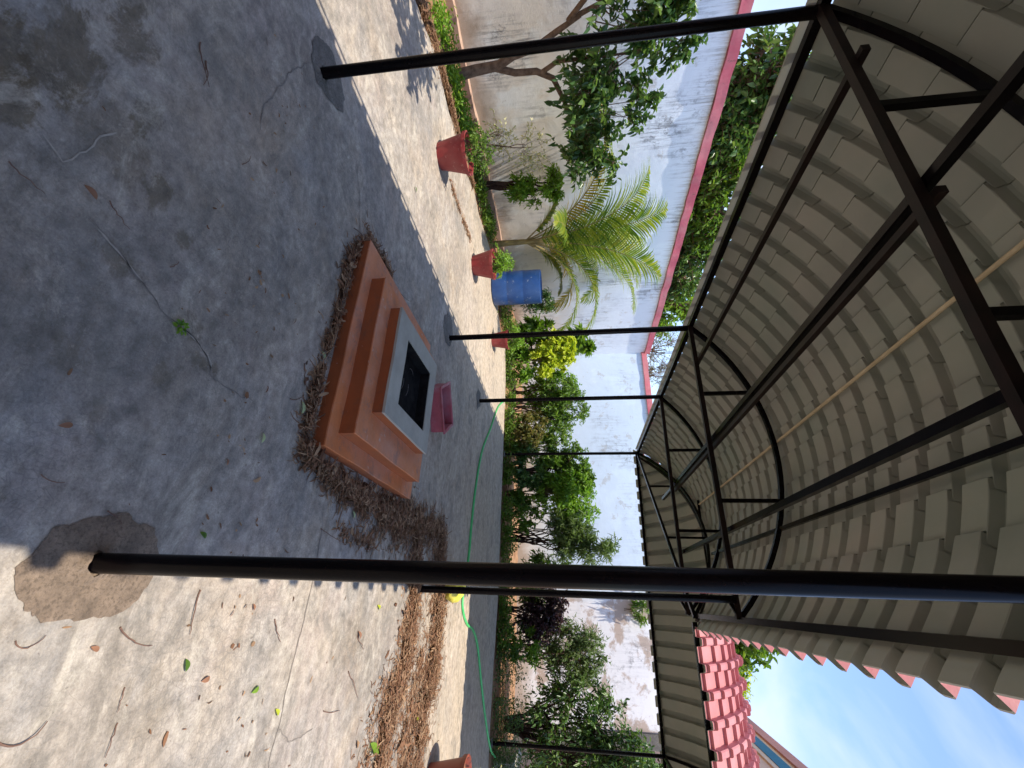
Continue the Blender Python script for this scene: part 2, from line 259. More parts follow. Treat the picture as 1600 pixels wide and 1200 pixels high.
# ------------------------------------------------------------------ mesh builder
class MB:
    def __init__(s): s.V = []; s.F = []; s.n = 0; s.mi = []
    def add(s, V, F, mi=0):
        V = np.asarray(V, float); s.V.append(V)
        for f in F: s.F.append([i + s.n for i in f]); s.mi.append(mi)
        s.n += len(V)
    def box(s, lo, hi, rot=0, mi=0):
        lo = np.array(lo, float); hi = np.array(hi, float); c = (lo + hi) / 2; h = (hi - lo) / 2
        V = np.array([[x, y, z] for x in (-1, 1) for y in (-1, 1) for z in (-1, 1)]) * h
        if rot:
            cs, sn = math.cos(rot), math.sin(rot); V[:, :2] = V[:, :2] @ np.array([[cs, sn], [-sn, cs]])
        s.add(V + c, [(0, 1, 3, 2), (4, 6, 7, 5), (0, 4, 5, 1), (2, 3, 7, 6), (0, 2, 6, 4), (1, 5, 7, 3)], mi)
    def tube(s, pts, rad, sides=8, cap=True, mi=0, square=False):
        pts = [Vector(p) for p in pts]; n = len(pts)
        if isinstance(rad, (int, float)): rad = [rad] * n
        t0 = (pts[1] - pts[0]).normalized(); ref = Vector((0, 0, 1)) if abs(t0.z) < 0.9 else Vector((0, 1, 0))
        a = t0.cross(ref).normalized(); V = []
        for i, p in enumerate(pts):
            t = (pts[min(i + 1, n - 1)] - pts[max(i - 1, 0)]).normalized()
            a = (a - t * a.dot(t)).normalized(); b = t.cross(a)
            for k in range(sides):
                th = 2 * math.pi * (k + (0.5 if square else 0)) / sides; r = rad[i] * (1.414 if square else 1)
                V.append(p + a * (math.cos(th) * r) + b * (math.sin(th) * r))
        F = [(i * sides + k, i * sides + (k + 1) % sides, (i + 1) * sides + (k + 1) % sides, (i + 1) * sides + k) for i in range(n - 1) for k in range(sides)]
        if cap: F.append(tuple(range(sides - 1, -1, -1))); F.append(tuple((n - 1) * sides + k for k in range(sides)))
        s.add([tuple(v) for v in V], F, mi)
    def lathe(s, prof, c=(0, 0, 0), seg=32, flute=0.0, nf=0, mi=0):
        V = []
        for (r, z) in prof:
            for k in range(seg):
                th = 2 * math.pi * k / seg; rr = r * (1 + (flute * math.cos(nf * th) if nf else 0)); V.append((c[0] + rr * math.cos(th), c[1] + rr * math.sin(th), c[2] + z))
        m = len(prof); F = [(i * seg + k, i * seg + (k + 1) % seg, (i + 1) * seg + (k + 1) % seg, (i + 1) * seg + k) for i in range(m - 1) for k in range(seg)]
        F.append(tuple(range(seg - 1, -1, -1)))
        s.add(V, F, mi)
    def build(s, name, mat, parent=None, smooth=False, bevel=0):
        me = bpy.data.meshes.new(name); V = np.concatenate(s.V) if s.V else np.zeros((0, 3))
        me.from_pydata(V.tolist(), [], s.F); mats = mat if isinstance(mat, (list, tuple)) else [mat]
        for m in mats: me.materials.append(m)
        if len(mats) > 1: me.polygons.foreach_set('material_index', s.mi)
        if smooth: me.polygons.foreach_set('use_smooth', [True] * len(me.polygons))
        me.update(); o = bpy.data.objects.new(name, me); C.objects.link(o)
        if parent: o.parent = parent
        if bevel:
            md = o.modifiers.new('bevel', 'BEVEL'); md.width = bevel; md.segments = 2; md.limit_method = 'ANGLE'; md.harden_normals = False
        if smooth and hasattr(me, 'set_sharp_from_angle'): me.set_sharp_from_angle(angle=R(40))
        return o
def tag(o, label=None, cat=None, group=None, kind=None):
    if label: o['label'] = label
    if cat: o['category'] = cat
    if group: o['group'] = group
    if kind: o['kind'] = kind
    return o
def thing(name, label, cat, group=None, loc=(0, 0, 0)):
    o = bpy.data.objects.new(name, None); C.objects.link(o); o.location = loc; o.empty_display_size = 0.1
    return tag(o, label, cat, group)
def attach(o, root):                                             # mesh written in world coordinates, thing's empty stands at its base
    o.parent = root; o.matrix_parent_inverse = Matrix.Translation(-root.location); return o
def rough_box(mb, lo, hi, n=(20, 4, 4), amp=0.01, seed=0):       # box with slightly uneven faces
    lo = np.array(lo, float); hi = np.array(hi, float)
    for ax in range(3):
        for side in (0, 1):
            u, v = [k for k in range(3) if k != ax]; nu, nv = n[u], n[v]; V = []
            for i in range(nu + 1):
                for j in range(nv + 1):
                    p = [0, 0, 0]; p[ax] = (lo, hi)[side][ax]; p[u] = lo[u] + (hi[u] - lo[u]) * i / nu; p[v] = lo[v] + (hi[v] - lo[v]) * j / nv
                    w = mnoise.noise_vector(Vector((p[0] * 3 + seed, p[1] * 3, p[2] * 3))) * amp; V.append((p[0] + w.x, p[1] + w.y, p[2] + w.z))
            F = []
            for i in range(nu):
                for j in range(nv):
                    f = (i * (nv + 1) + j, (i + 1) * (nv + 1) + j, (i + 1) * (nv + 1) + j + 1, i * (nv + 1) + j + 1)
                    F.append(f if (side == 1) == (ax != 1) else f[::-1])
            mb.add(V, F)

# ================================================================== SETTING
# ground sheet to the horizon
mb = MB(); mb.add([(-500, -500, -0.12), (500, -500, -0.12), (500, 500, -0.12), (-500, 500, -0.12)], [(0, 1, 2, 3)])
tag(mb.build('ground', M['soil']), kind='structure')
# concrete yard slab with a ragged bed edge
edge = [(-5.4, -6), (-5.35, 1.0), (-5.5, 2.0), (-5.88, 2.9), (-5.83, 3.6), (-6.05, 4.3), (-6.17, 4.8), (-6.05, 5.6), (-6.2, 6.4), (-6.25, 7.4), (-5.6, 7.85), (-5.35, 8.4), (-5.35, 9.05), (-4.6, 9.28), (-3, 9.36), (0, 9.5), (1.1, 9.3), (2.1, 9.22), (4, 9.2), (12, 9.2), (12, -6)]
pts = []
for i in range(len(edge)):
    a = Vector(edge[i]); b2 = Vector(edge[(i + 1) % len(edge)]); L = (b2 - a).length; n = max(1, int(L / 0.12)) if i < 17 else 1
    for k in range(n):
        p = a.lerp(b2, k / n); w = mnoise.noise(Vector((p.x * 2.5, p.y * 2.5, 0))) * 0.04 if i < 17 else 0; pts.append((p.x + w, p.y + w))
bm = bmesh.new(); top = [bm.verts.new((x, y, 0)) for x, y in pts]; bot = [bm.verts.new((x, y, -0.1)) for x, y in pts]
bm.faces.new(top[::-1] if False else top)
for i in range(len(pts)): j = (i + 1) % len(pts); bm.faces.new((top[i], bot[i], bot[j], top[j]))
bmesh.ops.recalc_face_normals(bm, faces=bm.faces)
me = bpy.data.meshes.new('concrete_yard'); bm.to_mesh(me); bm.free(); me.materials.append(M['concrete'])
yard = bpy.data.objects.new('concrete_yard', me); C.objects.link(yard); tag(yard, kind='structure')
# soil beds
def soil_bed(name, x0, x1, y0, y1, zb, step=0.09):
    nx = int((x1 - x0) / step); ny = int((y1 - y0) / step); V = []
    for i in range(nx + 1):
        for j in range(ny + 1):
            x = x0 + (x1 - x0) * i / nx; y = y0 + (y1 - y0) * j / ny
            V.append((x, y, zb + mnoise.noise(Vector((x * 1.5, y * 1.5, 0))) * 0.03 + mnoise.noise(Vector((x * 9, y * 9, 3))) * 0.018))
    F = [(i * (ny + 1) + j, (i + 1) * (ny + 1) + j, (i + 1) * (ny + 1) + j + 1, i * (ny + 1) + j + 1) for i in range(nx) for j in range(ny)]
    m = MB(); m.add(V, F); return tag(m.build(name, M['soil'], smooth=True), kind='structure')
soil_bed('garden_bed_by_side_wall', -7.42, -5.2, -3, 13.0, -0.045)
soil_bed('garden_bed_by_far_wall', -5.2, 5, 8.9, 13.0, -0.05)
# cement patches round the post feet
def patch(name, outline, mat, z=0.004, sub=9, amp=0.022):
    o2 = []
    for i in range(len(outline)):
        a = Vector(outline[i]); b2 = Vector(outline[(i + 1) % len(outline)])
        for k in range(sub):
            p = a.lerp(b2, k / sub); w = mnoise.noise_vector(Vector((p.x * 14, p.y * 14, 1))) * amp + mnoise.noise_vector(Vector((p.x * 60, p.y * 60, 4))) * amp * .45; o2.append((p.x + w.x, p.y + w.y, z))
    c = np.mean(np.array(o2), 0); V = [tuple(c + [0, 0, 0.006])]; n = len(o2)
    ring = [tuple(np.array(p) * 0.88 + c * 0.12 + [0, 0, 0.004]) for p in o2]
    V += ring + o2; F = [(0, 1 + i, 1 + (i + 1) % n) for i in range(n)] + [(1 + i, 1 + n + i, 1 + n + (i + 1) % n, 1 + (i + 1) % n) for i in range(n)]
    m = MB(); m.add(V, F); ob = m.build(name, mat, smooth=True); return tag(ob, kind='structure')
patch('cement_patch', [(-3.03, 1.34), (-3.14, 1.39), (-3.21, 1.48), (-3.2, 1.59), (-3.09, 1.74), (-2.97, 1.75), (-2.88, 1.64), (-2.86, 1.5), (-2.92, 1.39)], M['patch_grey'])
patch('cement_patch', [(-0.1, 1.15), (-0.15, 1.16), (-0.19, 1.23), (-0.22, 1.35), (-0.19, 1.49), (-0.11, 1.56), (-0.03, 1.57), (0.05, 1.54), (0.09, 1.41), (0.1, 1.24), (0.07, 1.2), (0.03, 1.15), (-0.03, 1.12)], M['patch_tan'], amp=0.02)
patch('cement_patch', [(-2.82, 4.55), (-2.95, 4.38), (-3.12, 4.38), (-3.25, 4.51), (-3.25, 4.69), (-3.05, 4.8), (-2.87, 4.74)], M['patch_grey'])
patch('cement_patch', [(-2.75, 6.5), (-2.95, 6.37), (-3.13, 6.5), (-3.12, 6.68), (-2.93, 6.75)], M['patch_grey'])
patch('cement_patch', [(-0.25, 4.4), (-0.05, 4.38), (0.08, 4.5), (0.02, 4.68), (-0.15, 4.72), (-0.27, 4.58)], M['patch_grey'])
# cracks: thin irregular strips of dirt lying in the slab
def crack(name, pts, w=0.006, mat='crack', amp=0.02):
    P = []
    for i in range(len(pts) - 1):
        a = Vector((*pts[i], 0)); b2 = Vector((*pts[i + 1], 0)); n = max(2, int((b2 - a).length / 0.02))
        for k in range(n):
            p = a.lerp(b2, k / n); q = mnoise.noise_vector(p * 11) * amp + mnoise.noise_vector(p * 40) * amp * 0.35; P.append(p + Vector((q.x, q.y, 0)))
    V = []
    for i, p in enumerate(P):
        t = (P[min(i + 1, len(P) - 1)] - P[max(i - 1, 0)]).normalized(); nrm = Vector((-t.y, t.x, 0))
        ww = w * (0.35 + 1.1 * abs(mnoise.noise(p * 17))) * min(1, 6 * min(i + 1, len(P) - i) / len(P)) + 0.0006
        V += [tuple(p + nrm * ww + Vector((0, 0, 0.0025))), tuple(p - nrm * ww + Vector((0, 0, 0.0025)))]
    F = [(2 * i, 2 * i + 1, 2 * i + 3, 2 * i + 2) for i in range(len(P) - 1)]
    m = MB(); m.add(V, F); return tag(m.build(name, M[mat]), kind='structure')
crack('floor_crack', [(-1.05, 0.86), (-1.03, 0.97), (-0.98, 1.08), (-0.93, 1.17), (-0.92, 1.26), (-0.91, 1.36), (-0.88, 1.43), (-0.81, 1.52), (-0.8, 1.68), (-0.82, 1.8)], 0.0035)
crack('cement_smear', [(-0.92, 1.28), (-0.90, 1.38), (-0.87, 1.44), (-0.82, 1.52)], 0.006, 'ridge', .03)
crack('cement_smear', [(-1.04, 0.90), (-1.0, 1.05), (-0.96, 1.13)], 0.004, 'ridge')
crack('cement_smear', [(-1.17, 0.66), (-1.14, 0.72), (-1.19, 0.76), (-1.29, 0.77), (-1.4, 0.81)], 0.004, 'ridge')
crack('floor_crack', [(-0.42, 2.6), (-0.3, 2.62), (-0.08, 2.63), (0.2, 2.63), (0.34, 2.6), (0.51, 2.6), (0.64, 2.59), (0.9, 2.58)], 0.005, amp=0.015)
crack('floor_crack', [(0.62, 2.6), (0.70, 2.74), (0.70, 2.84), (0.69, 2.98)], 0.004)
crack('floor_crack', [(-2.95, 1.42), (-2.85, 1.37), (-2.63, 1.3), (-2.38, 1.26), (-2.21, 1.23), (-2.05, 1.27)], 0.005)
crack('floor_crack', [(-2.35, 2.3), (-2.6, 2.2), (-2.9, 2.0)], 0.004)

# ================================================================== WALLS
def wall(name, label, lo, hi, mat, coping_lo, coping_hi, axis):
    r = thing(name, label, 'wall', loc=((lo[0] + hi[0]) / 2, (lo[1] + hi[1]) / 2, 0))
    m = MB(); m.box(lo, hi); attach(m.build('masonry', mat), r)
    m = MB(); rough_box(m, coping_lo, coping_hi, (90 if axis == 0 else 2, 200 if axis == 1 else 2, 2), 0.018, 3.3); attach(m.build('coping', M['coping']), r)
    return r
w1 = wall('boundary_wall', 'long stained whitewashed side wall with a pink coping behind the red pots and palm', (-7.62, -9, -0.12), (-7.39, 13.0, 3.92), M['wall_left'], (-7.65, -9, 3.92), (-7.33, 12.98, 4.08), 1)
m = MB(); rough_box(m, (-7.39, -3.5, -0.1), (-7.25, 9.5, 0.06), (2, 110, 2), 0.02); ob = attach(m.build('footing', M['ledge']), w1)
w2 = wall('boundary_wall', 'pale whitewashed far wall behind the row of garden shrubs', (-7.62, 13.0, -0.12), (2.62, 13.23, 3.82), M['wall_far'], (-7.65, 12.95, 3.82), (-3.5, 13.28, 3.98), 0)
r = thing('gate_pillar', 'grey rendered gate pillar ending the far wall', 'pillar', loc=(2.78, 13.05, 0))
m = MB(); m.box((2.62, 12.93, -0.1), (2.93, 13.25, 3.75)); attach(m.build('shaft', M['patch_grey'], bevel=0.01), r)
m = MB(); m.box((2.58, 12.89, 3.75), (2.97, 13.29, 3.85)); attach(m.build('cap', M['house'], bevel=0.01), r)

# ================================================================== CANOPY
CX, HALF, ZC = -1.425, 1.505, 2.90                # main vault: chord ends at -2.93 and 0.08
RISE = 0.62
def arc_z(u, half=HALF, rise=RISE):               # u = signed distance from the middle
    Rr = (half ** 2 + rise ** 2) / (2 * rise); return math.sqrt(max(0, Rr * Rr - u * u)) - (Rr - rise)
YW, HW = 7.80, 1.68                               # wing vault, across Y
canopy = thing('shade_canopy', 'black steel framed canopy roofed with curved pink tile sheets over the yard', 'canopy', loc=(-1.4, 3, 0))
def cpart(mbx, name, mat, **k): return attach(mbx.build(name, mat, **k), canopy)
def profile(s, t, pitch=0.262, step=0.335):
    f = (t / pitch) % 1.0
    rib = 0.0
    if f > 0.64: rib = math.sin((f - 0.64) / 0.36 * math.pi) ** 0.55
    return rib
def tile_sheet(name, half, rise, centre, zc, axis, t0, t1, over0, over1, cut, flow=1, s_ph=0.06):
    """curved tile-profile sheet: s runs over the arc, t along the vault"""
    pitch, step, ribh, drop = 0.253, 0.262, 0.074, 0.020
    Rr = (half ** 2 + rise ** 2) / (2 * rise); zo = -(Rr - rise); a0 = -math.asin(half / Rr) - over0 / Rr; a1 = math.asin(half / Rr) + over1 / Rr
    fr = [0.0, 0.30, 0.598, 0.612, 0.640, 0.70, 0.90, 0.945, 0.985]
    RP = {0.0: 0, 0.30: 0, 0.598: 0, 0.612: .12, 0.640: .90, 0.70: 1.0, 0.90: .97, 0.945: .8, 0.985: .1}
    ts = []; n = int((t1 - t0) / pitch) + 1
    ribs = []
    for i in range(n):
        for f in fr: ts.append(t0 + (i + f) * pitch); ribs.append(RP[f])
    sL, sR = Rr * a0, Rr * a1; rows = []                # (arc length from the crown, offset); the tiles all lap one way
    k = math.floor((sL * flow - s_ph) / step) - 2 if flow > 0 else math.floor((-sR - s_ph) / step) - 2
    while True:
        sA = s_ph + k * step
        if sA > max(abs(sL), abs(sR)) + step: break
        for fx, dz in ((0.0, 0.0), (0.45, drop * 0.42), (0.948, drop * .95), (0.951, drop + .018), (0.990, drop + .018), (0.993, 0.002)):
            v_ = (sA + fx * step) * flow
            if sL <= v_ <= sR: rows.append((v_, min(dz, drop)) if min(v_ - sL, sR - v_) < .02 else (v_, dz))
        k += 1
    rows = sorted([(sL, drop * .5), (sR, drop * .9)] + rows)
    V = []; nt_ = len(ts); ns = len(rows)
    th = 0.006
    for layer in (0, 1):
        for (s, dz) in rows:
            for t, rib in zip(ts, ribs):
                s2 = s + (flow * 0.055 if rib > .05 and sL + .07 < s < sR - .07 else 0.0)
                al = s2 / Rr; off = 0.045 + (dz if layer == 0 else dz + .004) + ribh * rib + layer * th
                u = (Rr + off) * math.sin(al); z = zc + zo + (Rr + off) * math.cos(al)
                V.append((centre + u, t, z) if axis == 1 else (t, centre + u, z))
    F = []; mi = []
    o1 = ns * nt_
    for i in range(ns - 1):
        for j in range(nt_ - 1):
            a, b, c, d = i * nt_ + j, (i + 1) * nt_ + j, (i + 1) * nt_ + j + 1, i * nt_ + j + 1
            F.append((a, d, c, b)); mi.append(0); F.append((a + o1, b + o1, c + o1, d + o1)); mi.append(1)
    for j in range(nt_ - 1):
        a, d = j, j + 1; F.append((a, a + o1, d + o1, d)); mi.append(0)
        a, d = (ns - 1) * nt_ + j, (ns - 1) * nt_ + j + 1; F.append((a, d, d + o1, a + o1)); mi.append(0)
    for i in range(ns - 1):
        a, d = i * nt_, (i + 1) * nt_; F.append((a, d, d + o1, a + o1)); mi.append(1)
        a, d = i * nt_ + nt_ - 1, (i + 1) * nt_ + nt_ - 1; F.append((a, a + o1, d + o1, d)); mi.append(1)
    me = bpy.data.meshes.new(name); me.from_pydata(V, [], F); me.materials.append(M['tile_under']); me.materials.append(M['tile_top']); me.polygons.foreach_set('material_index', mi)
    bm = bmesh.new(); bm.from_mesh(me)
    if cut: bmesh.ops.bisect_plane(bm, geom=bm.verts[:] + bm.edges[:] + bm.faces[:], plane_co=cut[0], plane_no=cut[1], clear_outer=True)
    bm.to_mesh(me); bm.free(); me.update()
    o = bpy.data.objects.new(name, me); C.objects.link(o); attach(o, canopy); return o
PA, PB = Vector((-2.95, 9.50, 0)), Vector((0.10, 6.14, 0)); dd = (PB - PA).normalized(); nrm = Vector((-dd.y, dd.x, 0))   # points to +X +Y side
if nrm.x < 0: nrm = -nrm
tile_sheet('roof_sheet', HALF, RISE, CX, ZC, 1, -3.265, 10.2, 0.0, 0.13, (PA, nrm))
tile_sheet('roof_sheet', HW, 0.70, YW, 2.86, 0, -3.4, 5.4, 0.10, 0.12, (PA, -nrm), -1, 0.1)
# poles
POLES = [(-2.94, -1.7, 2.9, .031), (-2.94, 1.49, 2.9, .034), (-2.94, 4.63, 2.9, .033), (-2.94, 6.58, 2.9, .032), (-2.94, 9.52, 2.88, .031), (-0.07, -1.7, 2.9, .031), (-0.065, 1.33, 2.9, .031), (-0.075, 4.54, 2.88, .031), (-0.115, 6.6, 2.88, .031), (2.2, 9.46, 2.84, .031), (2.2, 6.15, 2.84, .031), (5.2, 9.46, 2.84, .031), (5.2, 6.15, 2.84, .031)]
for (x, y, z, rr) in POLES:
    m = MB(); m.tube([(x, y, -0.05), (x, y, z * 0.5), (x, y, z)], rr, 20); cpart(m, 'pole', M['steel'], smooth=True)
    m = MB(); m.lathe([(rr + .05 + .01 * math.sin(y * 9), .002), (rr + .02, .012), (rr + .004, .02)], (x, y, 0), 22, .12, 5); m.F.pop(); m.mi.pop(); m.V[0] = m.V[0] + np.array([list(mnoise.noise_vector(Vector(v) * 30) * .006) for v in m.V[0]]); cpart(m, 'mortar', M['patch_tan' if abs(y - 1.33) < .01 else 'patch_grey'])
def truss(y, webs=(-2.08, -0.94), arc_r=0.021, ch_r=0.023):
    m = MB(); m.tube([(CX - HALF, y, ZC), (CX + HALF, y, ZC)], ch_r, 4, square=True); ch = cpart(m, 'bottom_chord', M['rust'])
    m = MB(); P = [(CX + u, y, ZC + arc_z(u)) for u in np.linspace(-HALF, HALF, 25)]; m.tube(P, arc_r, 4, square=True); cpart(m, 'arched_rib', M['steel'])
    for x in webs:
        m = MB(); m.tube([(x, y, ZC + 0.02), (x, y, ZC + arc_z(x - CX) - 0.02)], 0.018, 4, square=True); cpart(m, 'web', M['steel'])
for y in (-1.7, 1.47, 4.60, 6.60): truss(y)
# longitudinal ties under the chords, purlins above the arches, eave beams
def bar(name, a, b, r_, mat='rust', sq=True, sag=0):
    m = MB(); a = Vector(a); b = Vector(b); m.tube([a, a.lerp(b, 0.5) + Vector((0, 0, -sag)), b], r_, 4 if sq else 10, square=sq); cpart(m, name, M[mat], smooth=not sq)
bar('tie_bar', (-2.42, 1.40, 2.935), (-2.50, 4.75, 2.94), 0.019, 'rust')
bar('tie_bar', (-1.575, -3.1, 2.955), (-1.575, 7.6, 2.95), 0.022, 'steel')
bar('tie_bar', (-1.50, 1.43, 2.960), (-1.51, 6.7, 2.955), 0.018, 'rust')
bar('tie_bar', (-0.67, -3.1, 2.955), (-0.67, 6.7, 2.955), 0.022, 'steel')
bar('purlin', (-1.53, -3.15, 3.550), (-1.53, 7.9, 3.550), 0.013, 'bare', False)
bar('purlin', (-0.68, -3.15, 3.395), (-0.68, 6.9, 3.395), 0.017, 'steel')
bar('eave_beam', (-2.965, -3.15, 2.925), (-2.965, 9.5, 2.90), 0.026, 'steel')
bar('eave_beam', (0.085, -3.15, 2.935), (0.085, 6.1, 2.915), 0.024, 'steel')
bar('eave_beam', (-2.9, 9.50, 2.865), (5.3, 9.50, 2.855), 0.024, 'steel')
bar('eave_beam', (0.15, 6.12, 2.86), (5.3, 6.12, 2.86), 0.026, 'steel')
m = MB(); m.box((-3.052, -3.15, 2.862), (-3.036, 9.55, 2.945)); cpart(m, 'eave_trim', M['tile_under'])
# diagonal arch where the two vaults meet
Ld = (PB - PA).length
for off, mt in ((0.0, 'steel'), (0.09, 'rust')):
    m = MB(); P = []
    for k in np.linspace(0.01, 0.99, 25):
        p = PA.lerp(PB, float(k)); u = (k - 0.5) * 2 * HALF; P.append((p.x + nrm.x * off, p.y + nrm.y * off, 2.88 + arc_z(u) * 1.0 + off * 0.1))
    m.tube(P, 0.020, 4, square=True); cpart(m, 'valley_rib', M[mt])
m = MB(); m.tube([(PA.x, PA.y, 2.88), (PB.x, PB.y, 2.88)], 0.020, 4, square=True); cpart(m, 'bottom_chord', M['steel'])
for k in (0.32, 0.66):
    p = PA.lerp(PB, k); m = MB(); m.tube([(p.x, p.y, 2.9), (p.x, p.y, 2.88 + arc_z((k - .5) * 2 * HALF))], 0.015, 4, square=True); cpart(m, 'web', M['steel'])
def warc(u): return arc_z(u, HW, 0.70)
for x in (2.2, 5.2):
    m = MB(); m.tube([(x, YW - HW, 2.86), (x, YW + HW, 2.86)], 0.02, 4, square=True); cpart(m, 'bottom_chord', M['steel'])
    m = MB(); m.tube([(x, YW + u, 2.86 + warc(u)) for u in np.linspace(-HW, HW, 21)], 0.02, 4, square=True); cpart(m, 'arched_rib', M['steel'])
bar('purlin', (-1.6, 7.8, 3.54), (5.3, 7.8, 3.54), 0.015, 'steel')
# bracket at the tops of the right posts
for y in (1.47, 4.6, 6.6):
    bar('bracket', (-0.07, y, 2.84), (0.085, y, 2.915), 0.016, 'steel')

# ================================================================== STEPPED FIRE ALTAR
kund = thing('stepped_altar', 'orange painted three step fire altar with a square black pit in its cement top', 'fire altar', loc=(-1.54, 3.15, 0))
def step(name, x0, x1, y0, y1, z0, z1, mats):
    m = MB(); rough_box(m, (x0, y0, z0), (x1, y1, z1 - 0.008), (60, 60, 3), 0.004); n0 = len(m.F); rough_box(m, (x0 - 0.003, y0 - 0.003, z1 - 0.009), (x1 + 0.003, y1 + 0.003, z1), (70, 70, 1), 0.0045, 1.7)
    m.mi = [1] * n0 + [0] * (len(m.F) - n0); return attach(m.build(name, mats), kund)
step('step', -2.33, -0.775, 2.31, 3.80, 0, 0.088, [M['orange'], M['orange_shaded']])
step('step', -2.08, -0.89, 2.43, 3.66, 0.080, 0.195, [M['orange'], M['orange_shaded']])
m = MB()
x0, x1, y0, y1 = -1.925, -1.09, 2.59, 3.50; hx0, hx1, hy0, hy1 = -1.775, -1.235, 2.785, 3.36
for lo, hi in (((x0, y0), (x1, hy0)), ((x0, hy1), (x1, y1)), ((x0, hy0), (hx0, hy1)), ((hx1, hy0), (x1, hy1))): m.box((*lo, 0.190), (*hi, 0.272))
attach(m.build('step', M['orange_shaded']), kund)
m = MB()
for lo, hi in (((x0 - .005, y0 - .005), (x1 + .005, hy0)), ((x0 - .005, hy1), (x1 + .005, y1 + .005)), ((x0 - .005, hy0), (hx0, hy1)), ((hx1, hy0), (x1 + .005, hy1))): rough_box(m, (*lo, 0.268), (*hi, 0.286), (8, 8, 1), 0.004)
attach(m.build('cement_rim', M['kund_top']), kund)
m = MB()
for lo, hi in (((hx0, hy0, .1965), (hx0 + .012, hy1, .279)), ((hx1 - .012, hy0, .1965), (hx1, hy1, .279)), ((hx0 + .012, hy0, .1965), (hx1 - .012, hy0 + .012, .279)), ((hx0 + .012, hy1 - .012, .1965), (hx1 - .012, hy1, .279))): m.box(lo, hi)
m.box((hx0, hy0, .2005), (hx1, hy1, .2035)); attach(m.build('fire_pit', M['soot']), kund)
for k in range(5):
    a = random.uniform(0, 6.28); c = Vector((random.uniform(hx0 + .12, hx1 - .12), random.uniform(hy0 + .12, hy1 - .12), 0.20)); P = []
    for i in range(6): P.append(c + Vector((math.cos(a + i * .35), math.sin(a + i * .35), 0.1 * i / 5)) * 0.08)
    m = MB(); m.tube(P, 0.0025, 5); attach(m.build('charred_stick', M['patch_grey']), kund)

# ================================================================== LEAF / PLANT MACHINERY
def leaf_arrays(P, D, Nn, L, W, droop=0.15, fold=0.25):
    """P base, D direction, Nn normal, six-vertex leaves"""
    n = len(P); D = D / np.linalg.norm(D, axis=1)[:, None]; S = np.cross(D, Nn); S /= (np.linalg.norm(S, axis=1)[:, None] + 1e-9); U = np.cross(S, D)
    L = np.broadcast_to(L, (n,))[:, None]; W = np.broadcast_to(W, (n,))[:, None]
    dn = np.array([0, 0, -1.0])
    v0 = P; v3 = P + D * L + dn * L * droop
    a = P + D * L * 0.32; b = P + D * L * 0.68 + dn * L * droop * 0.45
    V = np.stack([v0, a + S * W * 0.5 + U * W * fold, b + S * W * 0.42 + U * W * fold, v3, b - S * W * 0.42 + U * W * fold, a - S * W * 0.5 + U * W * fold], 1).reshape(-1, 3)
    return V
def leaf_object(name, V, mat, root):
    n = len(V) // 6; me = bpy.data.meshes.new(name); base = (np.arange(n) * 6)[:, None]
    quads = np.concatenate([base + [0, 1, 2, 3], base + [0, 3, 4, 5]], 1).reshape(-1)
    me.vertices.add(len(V)); me.vertices.foreach_set('co', V.astype(np.float32).ravel()); me.loops.add(len(quads)); me.loops.foreach_set('vertex_index', quads.astype(np.int32))
    me.polygons.add(n * 2); me.polygons.foreach_set('loop_start', (np.arange(n * 2) * 4).astype(np.int32)); me.update(calc_edges=True); me.validate()
    me.materials.append(mat); o = bpy.data.objects.new(name, me); C.objects.link(o)
    if root: attach(o, root)
    return o
def rand_unit(n):
    v = rng.normal(size=(n, 3)); return v / np.linalg.norm(v, axis=1)[:, None]
